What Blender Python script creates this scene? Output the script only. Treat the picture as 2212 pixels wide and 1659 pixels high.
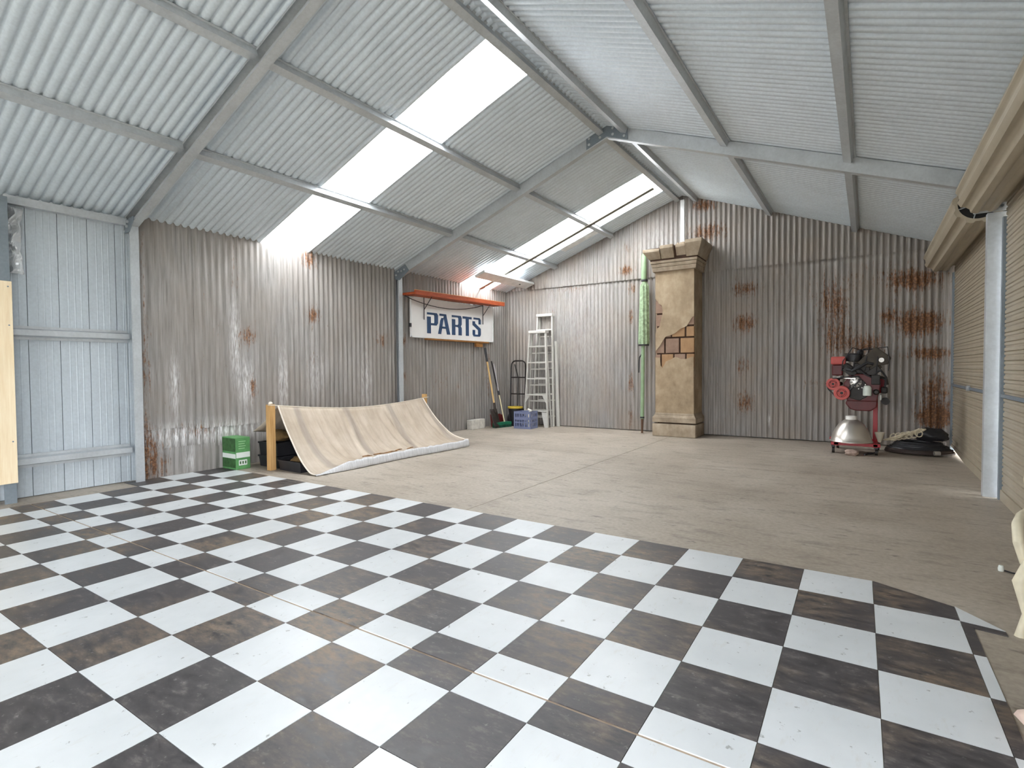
import bpy, bmesh, math, random
from mathutils import Vector, Matrix, noise as mnoise
random.seed(7)
R = math.radians
PI = math.pi
for o in list(bpy.data.objects): bpy.data.objects.remove(o)
SC = bpy.context.scene
COL = SC.collection

# ------------------------------------------------------------------ camera
f_px, yaw, pitch, roll = 1153.67, R(33.652), R(-1.6266), R(-0.4096)
H = 1.1
cy_, sy_ = math.cos(yaw), math.sin(yaw)
rv = Vector((cy_, sy_, 0)); fv = Vector((-sy_, cy_, 0)); uv = Vector((0, 0, 1))
f2 = fv*math.cos(pitch) + uv*math.sin(pitch); u2 = uv*math.cos(pitch) - fv*math.sin(pitch)
r3 = rv*math.cos(roll) + u2*math.sin(roll); u3 = u2*math.cos(roll) - rv*math.sin(roll)
cd = bpy.data.cameras.new('camera'); cam = bpy.data.objects.new('camera', cd); COL.objects.link(cam)
cd.sensor_fit = 'HORIZONTAL'; cd.sensor_width = 36; cd.lens = f_px/2212*36
cd.clip_start = .02; cd.clip_end = 200
m = Matrix((r3, u3, -f2)).transposed().to_4x4(); m.translation = Vector((0, 0, H))
cam.matrix_world = m
SC.camera = cam

# ------------------------------------------------------------------ world (bright overcast sky)
W = bpy.data.worlds.new('overcast_sky'); SC.world = W; W.use_nodes = True
bg = W.node_tree.nodes['Background']; bg.inputs[0].default_value = (.95, .975, 1.0, 1); bg.inputs[1].default_value = 7.4

def portal(name, loc, rot, sx, sy):
    l = bpy.data.lights.new(name, 'AREA'); l.shape = 'RECTANGLE'; l.size = sx; l.size_y = sy
    l.cycles.is_portal = True
    o = bpy.data.objects.new(name, l); COL.objects.link(o); o.location = loc; o.rotation_euler = rot
    return o
FRONT = -3.4
portal('daylight_side_opening', (1.14, -1.2, 1.15), (0, R(90), 0), 2.2, 3.4)
portal('daylight_front_doorway', (-2.3, FRONT-.08, 1.15), (R(90), 0, 0), 3.4, 2.3)

SC.view_settings.view_transform = 'Standard'; SC.view_settings.look = 'None'
SC.view_settings.exposure = 0.68; SC.view_settings.gamma = 1.0; SC.view_settings.use_curve_mapping = False
SC.cycles.max_bounces = 5; SC.cycles.diffuse_bounces = 5; SC.cycles.use_adaptive_sampling = True; SC.cycles.adaptive_threshold = .15; SC.cycles.adaptive_min_samples = 12; SC.cycles.glossy_bounces = 2; SC.cycles.transmission_bounces = 4
SC.cycles.sample_clamp_indirect = 6; SC.cycles.caustics_reflective = False; SC.cycles.caustics_refractive = False

# ------------------------------------------------------------------ material helpers
def lin(c):
    return tuple(((v/255)/12.92 if v/255 <= .04045 else ((v/255+.055)/1.055)**2.4) for v in c)
class N:
    def __init__(s, name):
        s.m = bpy.data.materials.new(name); s.m.use_nodes = True; s.t = s.m.node_tree; s.n = s.t.nodes
        s.b = s.n['Principled BSDF']; s.out = s.n['Material Output']
    def add(s, t, **k):
        n = s.n.new(t)
        for a, v in k.items(): setattr(n, a, v)
        return n
    def link(s, a, b): s.t.links.new(a, b)
    def coord(s, scale=(1, 1, 1), kind='Object'):
        tc = s.add('ShaderNodeTexCoord'); mp = s.add('ShaderNodeMapping'); mp.inputs['Scale'].default_value = scale
        s.link(tc.outputs[kind], mp.inputs[0]); return mp.outputs[0]
    def pos(s, scale=(1, 1, 1)):
        g = s.add('ShaderNodeNewGeometry'); mp = s.add('ShaderNodeMapping'); mp.inputs['Scale'].default_value = scale
        s.link(g.outputs['Position'], mp.inputs[0]); return mp.outputs[0]
    def noise(s, vec, scale=5, detail=4, rough=.55):
        n = s.add('ShaderNodeTexNoise'); n.inputs['Scale'].default_value = scale; n.inputs['Detail'].default_value = min(detail, 4)
        n.inputs['Roughness'].default_value = rough; s.link(vec, n.inputs['Vector']); return n.outputs[0]
    def ramp(s, fac, stops):
        r = s.add('ShaderNodeValToRGB'); e = r.color_ramp.elements
        while len(e) < len(stops): e.new(.5)
        for i, (p, c) in enumerate(stops):
            e[i].position = p; e[i].color = (*c, 1) if len(c) == 3 else c
        s.link(fac, r.inputs[0]); return r.outputs[0]
    def mix(s, fac, a, b, mode='MIX'):
        x = s.add('ShaderNodeMix', data_type='RGBA', blend_type=mode)
        for v, i in ((fac, 0), (a, 6), (b, 7)):
            if hasattr(v, 'links'): s.link(v, x.inputs[i])
            elif isinstance(v, (int, float)): x.inputs[i].default_value = v
            else: x.inputs[i].default_value = (*v, 1)
        return x.outputs[2]
    def math(s, op, a, b=None, clamp=False):
        x = s.add('ShaderNodeMath', operation=op); x.use_clamp = clamp
        for v, i in ((a, 0), (b, 1)):
            if v is None: continue
            if hasattr(v, 'links'): s.link(v, x.inputs[i])
            else: x.inputs[i].default_value = v
        return x.outputs[0]
    def attr(s, name):
        a = s.add('ShaderNodeAttribute'); a.attribute_name = name; return a.outputs['Fac']
    def color(s, c):
        if hasattr(c, 'links'): s.link(c, s.b.inputs['Base Color'])
        else: s.b.inputs['Base Color'].default_value = (*c, 1)
    def set(s, rough=None, metal=None, spec=None):
        if rough is not None:
            if hasattr(rough, 'links'): s.link(rough, s.b.inputs['Roughness'])
            else: s.b.inputs['Roughness'].default_value = rough
        if metal is not None: s.b.inputs['Metallic'].default_value = metal
        if spec is not None: s.b.inputs['Specular IOR Level'].default_value = spec
    def bump(s, h, strength=.3, dist=.01):
        b = s.add('ShaderNodeBump'); b.inputs['Strength'].default_value = strength; b.inputs['Distance'].default_value = dist
        s.link(h, b.inputs['Height']); s.link(b.outputs[0], s.b.inputs['Normal'])

def plain(name, rgb, rough=.5, metal=0, var=.12, scale=8, spec=.5, stretch=(1, 1, 1)):
    k = N(name); c = lin(rgb); n = k.noise(k.coord(stretch), scale, 4)
    k.color(k.ramp(n, [(.3, tuple(v*(1-var) for v in c)), (.7, tuple(min(1, v*(1+var)) for v in c))]))
    k.set(rough, metal, spec); return k.m

def galv(name, rgb, rough=.42, metal=.35, var=.10):
    k = N(name); c = lin(rgb)
    n = k.noise(k.pos((1, 1, 1)), 3.5, 5, .65); n2 = k.noise(k.pos((30, 30, 30)), 1.5, 2)
    col = k.ramp(n, [(.3, tuple(v*(1-var) for v in c)), (.7, tuple(min(1, v*(1+var)) for v in c))])
    k.color(k.mix(.25, col, k.ramp(n2, [(.35, tuple(v*.82 for v in c)), (.65, tuple(min(1, v*1.15) for v in c))])))
    k.set(rough, metal); return k.m

M = {}
M['zinc_roof'] = galv('zincalume_roof', (214, 224, 232), .40, .2, .05)
M['galv'] = galv('galvanised_steel', (192, 197, 201), .40, .3, .12)
M['galv_dark'] = galv('weathered_galvanised_steel', (128, 138, 146), .5, .3, .12)
M['panel'] = galv('grey_blue_cladding', (190, 199, 206), .45, .1, .05)
M['white_steel'] = plain('white_painted_steel', (228, 230, 230), .4)

def rusty(name, base, warm):
    k = N(name)
    st = k.noise(k.pos((14, 14, .7)), 3.0, 4, .6); st2 = k.noise(k.pos((55, 55, 1.6)), 2.0, 3, .6); big = k.noise(k.pos((1.2, 1.2, 1.0)), 1.6, 3)
    b = lin(base); w = lin(warm)
    col = k.ramp(st, [(.28, tuple(v*.62 for v in b)), (.5, b), (.72, tuple(min(1, v*1.32) for v in b))])
    col = k.mix(k.math('MULTIPLY', k.math('SUBTRACT', big, .35, True), 1.9, True), col, k.ramp(st2, [(.3, tuple(v*.75 for v in w)), (.7, tuple(min(1, v*1.2) for v in w))]))
    # white oxide bloom
    wh = k.attr('bloom'); fn = k.noise(k.pos((45, 45, 5)), 2.2, 3)
    col = k.mix(k.math('MULTIPLY', wh, k.math('MULTIPLY', k.math('SUBTRACT', fn, .38, True), 4, True), True), col, lin((222, 222, 222)))
    # rust blotches
    ra = k.attr('rust'); n = k.noise(k.pos((26, 26, 9)), 1.6, 5, .65)
    fac = k.math('MULTIPLY', k.math('SUBTRACT', k.math('ADD', ra, k.math('MULTIPLY', k.math('SUBTRACT', k.math('ADD', k.math('MULTIPLY', n, .5), k.math('MULTIPLY', k.noise(k.pos((70, 70, 2.2)), 1.0, 3), .5)), .5), 3.3)), .42), 2.4, True)
    rc = k.ramp(k.noise(k.pos((18, 18, 18)), 2.5, 4), [(.3, lin((64, 42, 26))), (.5, lin((110, 71, 40))), (.72, lin((160, 112, 70)))])
    col = k.mix(k.math('MULTIPLY', fac, .93), col, rc)
    k.color(col); k.set(.62, .15, .4)
    k.bump(st2, .12, .004)
    return k.m
M['rust_left'] = rusty('old_corrugated_iron_left', (148, 144, 141), (144, 135, 128))
M['rust_back'] = rusty('old_corrugated_iron_back', (150, 146, 143), (156, 144, 133))

def concrete():
    k = N('concrete_slab')
    a = k.noise(k.pos(), .9, 6, .62); b = k.noise(k.pos((1, 3.2, 1)), 2.6, 6, .7); c = k.noise(k.pos(), 34, 3, .6)
    col = k.ramp(a, [(.28, lin((142, 130, 116))), (.5, lin((166, 155, 141))), (.72, lin((184, 174, 161)))])
    st = k.ramp(b, [(.52, (0, 0, 0)), (.67, (1, 1, 1))])
    col = k.mix(k.math('MULTIPLY', st, .48), col, lin((96, 86, 74)))
    d = k.noise(k.pos((2.2, 5.0, 1)), 2.3, 5, .7)
    col = k.mix(k.math('MULTIPLY', k.ramp(d, [(.615, (0, 0, 0)), (.70, (1, 1, 1))]), .75), col, lin((62, 57, 52)))
    col = k.mix(.22, col, k.ramp(c, [(.3, lin((120, 110, 98))), (.7, lin((205, 196, 182)))]))
    k.color(col); k.set(k.ramp(a, [(.3, (.48,)*3), (.7, (.62,)*3)]), 0, .45); k.bump(c, .1, .003)
    return k.m
M['concrete'] = concrete()
M['joint'] = plain('joint_dirt', (92, 84, 74), .9)
M['ground'] = plain('pale_gravel', (190, 184, 172), .9, 0, .15, 20)

def tile_mats():
    k = N('white_vinyl')
    a = k.noise(k.pos(), 2.2, 5, .6); b = k.noise(k.pos((3, 1, 1)), 9, 5, .7); s = k.noise(k.pos(), 26, 4, .65)
    col = k.ramp(a, [(.3, lin((204, 208, 210))), (.7, lin((220, 223, 225)))])
    col = k.mix(k.math('MULTIPLY', k.ramp(b, [(.58, (0, 0, 0)), (.75, (1, 1, 1))]), .35), col, lin((196, 192, 182)))
    col = k.mix(k.math('MULTIPLY', k.ramp(s, [(.655, (0, 0, 0)), (.70, (1, 1, 1))]), .6), col, lin((110, 108, 104)))
    k.color(col); k.set(k.ramp(b, [(.3, (.30,)*3), (.7, (.46,)*3)]), 0, .5)
    q = N('black_vinyl')
    a = q.noise(q.pos(), 1.25, 4, .6); b = q.noise(q.pos((1, 2.2, 1)), 11, 6, .72); c = q.noise(q.pos(), 42, 4, .7)
    col = q.ramp(b, [(.3, lin((52, 50, 52))), (.55, lin((76, 72, 73))), (.75, lin((116, 110, 107)))])
    worn = q.math('MULTIPLY', q.ramp(a, [(.47, (0, 0, 0)), (.64, (1, 1, 1))]), q.ramp(b, [(.36, (0, 0, 0)), (.62, (1, 1, 1))]))
    col = q.mix(q.math('MULTIPLY', worn, .8), col, lin((142, 122, 98)))
    col = q.mix(q.math('MULTIPLY', q.ramp(c, [(.62, (0, 0, 0)), (.72, (1, 1, 1))]), .4), col, lin((158, 154, 152)))
    q.color(col); q.set(q.ramp(b, [(.3, (.34,)*3), (.7, (.55,)*3)]), 0, .45)
    return k.m, q.m
M['tile_w'], M['tile_b'] = tile_mats()

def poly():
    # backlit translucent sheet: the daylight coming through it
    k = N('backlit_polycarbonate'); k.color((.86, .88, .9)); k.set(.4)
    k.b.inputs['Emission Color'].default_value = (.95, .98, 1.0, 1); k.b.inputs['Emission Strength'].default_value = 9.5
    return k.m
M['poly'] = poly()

# ------------------------------------------------------------------ mesh helpers
class MB:
    def __init__(s): s.v = []; s.f = []; s.smooth = False
    def add(s, vs, fs):
        o = len(s.v); s.v += [tuple(v) for v in vs]; s.f += [tuple(i+o for i in f) for f in fs]; return s
    def box(s, a, b, rot=None, piv=None):
        x0, y0, z0 = a; x1, y1, z1 = b
        vs = [Vector(p) for p in ((x0,y0,z0),(x1,y0,z0),(x1,y1,z0),(x0,y1,z0),(x0,y0,z1),(x1,y0,z1),(x1,y1,z1),(x0,y1,z1))]
        if rot is not None:
            pv = Vector(piv) if piv is not None else (Vector(a)+Vector(b))/2
            vs = [rot @ (p-pv) + pv for p in vs]
        return s.add(vs, [(0,3,2,1),(4,5,6,7),(0,1,5,4),(1,2,6,5),(2,3,7,6),(3,0,4,7)])
    def beam(s, p, q, w, h, up=(0,0,1)):
        p = Vector(p); q = Vector(q); d = (q-p).normalized(); u = Vector(up); a = d.cross(u)
        if a.length < 1e-4: a = d.cross(Vector((1,0,0)))
        a.normalize(); b = a.cross(d).normalized(); a = a*w/2; b = b*h/2
        vs = [p-a-b, p+a-b, p+a+b, p-a+b, q-a-b, q+a-b, q+a+b, q-a+b]
        return s.add(vs, [(0,3,2,1),(4,5,6,7),(0,1,5,4),(1,2,6,5),(2,3,7,6),(3,0,4,7)])
    def tube(s, pts, r, n=8, caps=True, closed=False):
        pts = [Vector(p) for p in pts]; rs = r if isinstance(r, (list, tuple)) else [r]*len(pts)
        ring = []; o = len(s.v); prev = None; L = len(pts)
        for i, p in enumerate(pts):
            if closed: d = pts[(i+1) % L]-pts[i-1]
            else: d = pts[min(i+1, L-1)]-pts[max(i-1, 0)]
            d.normalize()
            a = prev - d*prev.dot(d) if prev is not None else d.orthogonal()
            if a.length < 1e-5: a = d.orthogonal()
            a.normalize(); prev = a; b = d.cross(a)
            s.v += [tuple(p+(a*math.cos(t)+b*math.sin(t))*rs[i]) for t in (2*PI*k/n for k in range(n))]
        for i in range(L if closed else L-1):
            j = (i+1) % L
            for k in range(n): s.f.append((o+i*n+k, o+i*n+(k+1) % n, o+j*n+(k+1) % n, o+j*n+k))
        if caps and not closed:
            s.f.append(tuple(o+k for k in range(n))[::-1]); s.f.append(tuple(o+(L-1)*n+k for k in range(n)))
        return s
    def lathe(s, prof, c=(0,0,0), n=24, axis=(0,0,1), cap=True):
        ax = Vector(axis).normalized(); a = ax.orthogonal().normalized(); b = ax.cross(a); c = Vector(c); o = len(s.v)
        for r, z in prof:
            s.v += [tuple(c+ax*z+(a*math.cos(t)+b*math.sin(t))*r) for t in (2*PI*k/n for k in range(n))]
        for i in range(len(prof)-1):
            for k in range(n): s.f.append((o+i*n+k, o+i*n+(k+1) % n, o+(i+1)*n+(k+1) % n, o+(i+1)*n+k))
        if cap:
            s.f.append(tuple(o+k for k in range(n))[::-1]); s.f.append(tuple(o+(len(prof)-1)*n+k for k in range(n)))
        return s
    def prism(s, poly, a, b, fn):
        # poly: 2D list, fn(u, v, w) -> 3D ; extruded w from a to b
        n = len(poly); vs = [fn(u, v, a) for u, v in poly]+[fn(u, v, b) for u, v in poly]
        fs = [tuple(range(n))[::-1], tuple(range(n, 2*n))]+[(i, (i+1) % n, n+(i+1) % n, n+i) for i in range(n)]
        return s.add(vs, fs)
    def grid(s, nu, nv, fn):
        o = len(s.v)
        for i in range(nu+1):
            for j in range(nv+1): s.v.append(tuple(fn(i/nu, j/nv)))
        for i in range(nu):
            for j in range(nv):
                a = o+i*(nv+1)+j; s.f.append((a, a+nv+1, a+nv+2, a+1))
        return s
    def mesh(s, name, smooth=False, fix=True, bevel=0):
        me = bpy.data.meshes.new(name); me.from_pydata(s.v, [], s.f)
        if fix or bevel:
            bm = bmesh.new(); bm.from_mesh(me)
            if fix: bmesh.ops.recalc_face_normals(bm, faces=bm.faces)
            if bevel:
                ed = [e for e in bm.edges if len(e.link_faces) == 2 and e.calc_face_angle(0) > .6]
                bmesh.ops.bevel(bm, geom=ed, offset=bevel, segments=2, affect='EDGES', profile=.6)
            bm.to_mesh(me); bm.free()
        if smooth:
            me.polygons.foreach_set('use_smooth', [True]*len(me.polygons))
            if smooth != 'all':
                me.set_sharp_from_angle(angle=R(40))
        me.update(); return me
    def build(s, name, mat, parent=None, smooth=True, bevel=0, fix=True, loc=None):
        me = s.mesh(name, smooth, fix, bevel); return obj(name, me, mat, parent, loc)
def obj(name, me, mat, parent=None, loc=None):
    o = bpy.data.objects.new(name, me); COL.objects.link(o)
    if mat is not None and not me.materials: me.materials.append(mat if not isinstance(mat, str) else M[mat])
    if parent is not None: o.parent = parent
    if loc is not None: o.location = loc
    return o
def thing(name, label=None, cat=None, loc=(0,0,0), rz=0, group=None, kind=None):
    o = bpy.data.objects.new(name, None); COL.objects.link(o); o.location = loc; o.rotation_euler = (0, 0, rz); o.empty_display_size = .1
    return tag(o, label, cat, group, kind)
def tag(o, label=None, cat=None, group=None, kind=None):
    if label: o['label'] = label
    if cat: o['category'] = cat
    if group: o['group'] = group
    if kind: o['kind'] = kind
    return o
def B(a, b, rot=None, piv=None): return MB().box(a, b, rot, piv)

# ------------------------------------------------------------------ shed dimensions
XL, XR, YB = -6.10, .93, 9.02
XA, ZA, TS = -2.57, 3.945, .372
def zr(x): return ZA-TS*abs(x-XA)
YA1, YB1 = 2.31, 5.90            # near faces of the two portal frames
PITCH, AMP = .0762, .0085

# ------------------------------------------------------------------ floor
fl = B((-6.6, FRONT, -.25), (1.3, 9.3, -.012)).build('floor', M['joint'], None, False); tag(fl, 'stained grey concrete floor slab with sawn joints', 'floor', kind='structure')
for x0, x1 in ((-6.6, -2.603), (-2.597, 1.3)):
    for y0, y1 in ((FRONT, .9), (.906, 6.23), (6.236, 9.3)):
        B((x0, y0, -.011), (x1, y1, 0)).build('concrete_slab', M['concrete'], fl, False)
gr = B((-40, -40, -.4), (40, 40, -.26)).build('ground', M['ground'], None, False); tag(gr, 'pale gravel ground outside the shed', 'ground', kind='structure')
ap = B((1.31, 5.5, -.25), (4.5, 10.5, -.01)).build('floor_apron', M['concrete'], None, False); tag(ap, 'concrete apron outside the far roller door', 'floor', kind='structure')

# ------------------------------------------------------------------ roof sheets and skylights
ceil = thing('ceiling', 'pitched zinc corrugated iron roof lining', 'ceiling', (0, 0, 0), kind='structure')
def roof_sheet(name, side, y0, y1, mat, parent, lift=0, x_in=None, x_out=None):
    nu = max(8, int(round((y1-y0)/PITCH*10)))
    xe = x_out if x_out is not None else (-6.32 if side < 0 else 1.16)
    xi = XA-.02*side if x_in is None else x_in
    def fn(a, b):
        y = y0+(y1-y0)*a; x = xi+(xe-xi)*b
        return (x, y, zr(x)+.003+lift+.021*((1+math.cos(2*PI*y/PITCH))/2)**2.4)
    g = MB().grid(nu, 6, fn)
    return g.build(name, mat, parent, 'all', fix=False)
lb = [FRONT-.2, -2.72, -1.96, -1.2, -.44, .32, 1.08, 1.84, 2.36, 3.00, 3.69, 4.39, 5.15, 5.91, 6.67, 7.48, 8.43, 9.25]
win = 0
for a, b in zip(lb[:-1], lb[1:]):
    if abs(a-3.69) < .01 or abs(a-7.48) < .01:
        win += 1
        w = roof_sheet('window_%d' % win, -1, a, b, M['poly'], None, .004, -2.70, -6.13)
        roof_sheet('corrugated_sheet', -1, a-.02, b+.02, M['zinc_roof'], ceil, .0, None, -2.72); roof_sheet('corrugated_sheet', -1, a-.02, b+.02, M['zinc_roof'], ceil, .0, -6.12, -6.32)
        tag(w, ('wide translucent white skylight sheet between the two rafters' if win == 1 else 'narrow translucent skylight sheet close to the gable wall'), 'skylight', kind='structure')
    else: roof_sheet('corrugated_sheet', -1, a-.02, b+.02, M['zinc_roof'], ceil, random.uniform(-.001, .001))
y = FRONT-.2
while y < 9.2:
    roof_sheet('corrugated_sheet', 1, y-.02, min(y+.762, 9.25)+.02, M['zinc_roof'], ceil, random.uniform(-.001, .001)); y += .762
# ridge capping closing the apex
MB().prism([(-.25, -.25*TS+.03), (0, .035), (.25, -.25*TS+.03), (.25, -.25*TS+.034), (0, .045), (-.25, -.25*TS+.034)], FRONT-.2, 9.25, lambda u, v, w: (XA+u, w, ZA+.02+v)).build('ridge_cap', M['zinc_roof'], ceil, False)

# ------------------------------------------------------------------ walls
def spots(u, v, L):
    s = 0
    for (a, b, ra, rb, st) in L:
        d = ((u-a)/ra)**2+((v-b)/rb)**2
        if d < 6: s += st*math.exp(-d)
    return s
RUST_L = [(4.37,2.56,.16,.16,.8),(4.43,1.83,.13,.13,.9),(3.52,1.51,.12,.13,.8),(3.57,.90,.07,.18,.7),(4.39,1.24,.1,.12,.5),(5.62,1.55,.12,.12,.75),(6.05,1.56,.1,.12,1.0),(6.05,1.02,.09,.1,1.0),
          (2.45,1.3,.05,1.6,.45),(2.5,.35,.15,.3,.45),(2.95,.45,.25,.09,.6),(2.55,.1,.15,.16,.5),(3.4,2.3,.07,.4,.35),(6.9,.9,.25,.25,.35),(7.4,.8,.06,.08,.6),(7.6,1.3,.3,.4,.3),(8.3,1.1,.12,.8,.5)]
BLOOM_L = [(3.37,1.45,.05,.4,1.0),(3.5,.95,.09,.25,1.0),(2.72,.95,.05,.25,.9),(3.98,1.0,.06,.35,.8),(4.45,1.05,.12,.3,.5),(2.75,.42,.4,.1,1.0),(3.3,.42,.3,.1,1.0),(2.85,.15,.05,.1,.8),(5.3,.95,.12,.4,.5)]
RUST_B = [(-2.23,3.72,.25,.12,.9),(-2.16,3.28,.35,.16,.85),(-1.62,2.33,.22,.13,.85),(-1.6,1.78,.2,.17,.95),(-1.62,1.14,.14,.18,.6),(-1.6,.55,.16,.2,.75),(-.42,2.0,.22,.32,.75),(-.38,1.45,.25,.25,.7),(.21,1.8,.1,.1,.75),
          (.52,2.25,.32,.14,.95),(.58,1.68,.26,.17,1.05),(.72,1.26,.26,.09,.95),(.76,.78,.2,.26,.85),(.70,.42,.25,.12,.6),(.4,1.6,.6,.5,.24),(.78,.4,.18,.2,.8),(0,1.4,.16,.14,.7),(-3.47,2.0,.06,.16,.8),(-3.47,.83,.06,.2,.8),(-3.47,.21,.05,.25,.7),(-3.45,2.5,.1,.12,.7),
          (-3.54,2.81,.17,.09,.95),(-3.5,3.2,.1,.1,.5),(-4.7,2.58,.5,.07,.55),(-5.03,2.1,.06,.5,.4),(-.7,.85,.2,.08,.5),(-1.0,2.2,.5,.3,.18),(.1,2.4,.8,.2,.25)]
BLOOM_B = [(-1.25,.3,.02,.07,1.0),(-4.5,1.5,.8,1.2,.28),(-3.0,3.2,.5,.4,.3),(0,2.58,1.2,.04,.2),(-3.9,2.58,.8,.04,.2)]
def wall_sheet(name, axis, c, u0, u1, z0, z1, mat, parent, rl, bl, amp=AMP, ztop=None, lift=0, wav=0, dz=.07):
    """corrugated sheet standing in a wall: axis 'x' plane x=c facing +x, axis 'y' plane y=c facing -y"""
    nu = max(6, int(round((u1-u0)/PITCH*9))); nv = max(2, int((z1-z0)/dz)); mb = MB(); rust = []; bloom = []
    for i in range(nu+1):
        u = u0+(u1-u0)*i/nu
        zt = z1 if ztop is None else min(z1, ztop(u))
        for j in range(nv+1):
            z = z0+(zt-z0)*j/nv
            n = lift+amp*math.cos(2*PI*u/PITCH)*(1+.25*mnoise.noise(Vector((u*1.3, z*.9, c)))) + .006*mnoise.noise(Vector((u*.9+c, z*.8, 3)))
            if j == 0 and wav: z += wav*mnoise.noise(Vector((u*4, c, 1)))
            if j == nv and wav and ztop is None: z += wav*mnoise.noise(Vector((u*3, c, 7)))
            mb.v.append((c+n, u, z) if axis == 'x' else (u, c-n, z))
            rust.append(spots(u, z, rl)); bloom.append(spots(u, z, bl))
    for i in range(nu):
        for j in range(nv):
            a = i*(nv+1)+j; mb.f.append((a, a+nv+1, a+nv+2, a+1))
    o = mb.build(name, mat, parent, 'all', fix=False); me = o.data
    for nm, dat in (('rust', rust), ('bloom', bloom)):
        at = me.attributes.new(nm, 'FLOAT', 'POINT'); at.data.foreach_set('value', dat)
    return o
wl = thing('wall_left', 'left wall of weathered corrugated iron sheets', 'wall', kind='structure')
for i, (u0, u1, z0, z1, lf, am) in enumerate([
        (2.40, 2.97, .50, 2.66, .010, .6), (2.93, 3.66, .47, 2.66, .016, .8), (3.60, 4.15, .0, 2.66, .010, .8), (4.09, 4.75, .0, 2.66, .016, 1), (4.71, 5.35, .0, 2.66, .010, 1),
        (5.30, 5.92, .0, 2.66, .016, 1), (5.96, 6.62, .0, 2.66, .010, 1), (6.58, 7.28, .0, 2.66, .016, 1), (7.24, 7.92, .0, 2.66, .010, 1), (7.88, 8.45, .0, 2.66, .016, 1), (8.41, 9.02, .0, 2.66, .010, 1),
        (2.40, 3.05, .27, .56, .004, 1.2), (3.0, 3.64, .20, .55, .006, 1.2), (2.40, 2.66, .0, .33, .010, .6), (2.60, 3.12, .0, .30, .018, .5), (3.08, 3.64, .0, .26, .012, .8)]):
    wall_sheet('corrugated_sheet', 'x', XL, u0, u1, z0, z1, M['rust_left'], wl, RUST_L, BLOOM_L, AMP*am, None, lf, .008)
B((-6.30, 2.35, -.2), (-6.24, 9.3, 2.72)).build('light_block_skin', M['galv_dark'], wl, False)  # added opaque shell behind the sheets, stops light leaks
# clad bay nearest the camera: flat pans with standing ribs
pan_y = [-3.4+.2235*k for k in range(0, 27)]
off = 2.232-pan_y[25]
pan_y = [p+off for p in pan_y]
for y0 in pan_y:
    if y0 > 2.3: break
    y1 = min(y0+.2235, 2.42)
    prof = []; nfl = 4; w = y1-y0
    prof = [(y0+.0045, -.012), (y0+.0045, .0), (y0+.024, 0)]
    for q in range(1, nfl): 
        yy = y0+.024+(w-.028)*q/nfl; prof += [(yy-.006, 0), (yy-.003, .0016), (yy+.003, .0016), (yy+.006, 0)]
    prof += [(y1-.0005, 0), (y1-.0005, -.012)]
    pl = MB(); n = len(prof)
    pl.v = [(-6.15+p[1], p[0], 0.005) for p in prof]+[(-6.15+p[1], p[0], 2.70) for p in prof]
    pl.f = [(i, i+1, n+i+1, n+i) for i in range(n-1)]
    pl.build('wall_panel', M['panel'], wl, False, fix=False)
B((-6.30, FRONT, -.2), (-6.17, 2.42, 2.70)).build('light_block_skin', M['galv_dark'], wl, False)  # added shell behind the pans, blocks light and backs the seam gaps
B((-6.30, FRONT, 2.58), (-6.20, 9.3, 2.66)).build('eave_light_block', M['galv_dark'], wl, False)  # added strip that keeps stray light out at the eaves

wb = thing('wall_back', 'back gable wall of rust stained corrugated iron', 'wall', kind='structure')
u = -6.12; i = 0
while u < XR+.1:
    u1 = min(u+.69, 1.12)
    wall_sheet('corrugated_sheet', 'y', YB, u-.03, u1+.01, .012, 2.665, M['rust_back'], wb, RUST_B, BLOOM_B, AMP*(1.35 if i % 5 else 1.0), None, .016+.005*(i % 2), .008)
    u = u1; i += 1
u = -6.12; i = 0
while u < XR+.1:
    u1 = min(u+.735, 1.12)
    wall_sheet('corrugated_sheet', 'y', YB, u-.03, u1+.01, 2.645, 4.0, M['rust_back'], wb, RUST_B, BLOOM_B, AMP*1.35, lambda x: max(2.655, zr(x)+.004), .046+.005*(i % 2), .006, .05)
    u = u1; i += 1
MB().prism([(-6.3, -.2), (1.2, -.2), (1.2, zr(1.2)+.02), (XA, ZA+.02), (-6.3, zr(-6.3)+.02)], 9.10, 9.16, lambda u, v, w: (u, w, v)).build('light_block_skin', M['galv_dark'], wb, False)  # added unseen shell behind the gable sheets, keeps daylight out

wr = thing('wall_right', 'right wall header above the roller doors', 'wall', kind='structure')
B((1.06, FRONT, 2.28), (1.12, 9.3, 2.70)).build('header_sheet', M['galv_dark'], wr, False)
B((1.0, 8.93, 0), (1.12, 9.12, 2.3)).build('jamb', M['galv'], wr, False)
B((1.0, .5, 0), (1.12, 2.35, 2.3)).build('wall_sheet', M['galv_dark'], wr, False)
B((1.0, FRONT, 0), (1.12, -2.9, 2.3)).build('wall_sheet', M['galv_dark'], wr, False)
# front wall behind the viewer (the opening is the rolled up door beside the camera)
wf = thing('wall_front', 'steel front wall with open doorway behind the camera', 'wall', kind='structure')
for poly_ in ([(-6.3, -.2), (-4.0, -.2), (-4.0, 2.3), (-.6, 2.3), (-.6, -.2), (1.2, -.2), (1.2, zr(1.2)+.02), (XA, ZA+.02), (-6.3, zr(-6.3)+.02)],):
    MB().prism(poly_, FRONT-.05, FRONT, lambda u, v, w: (u, w, v)).build('gable_sheet', M['galv_dark'], wf, False)

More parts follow.
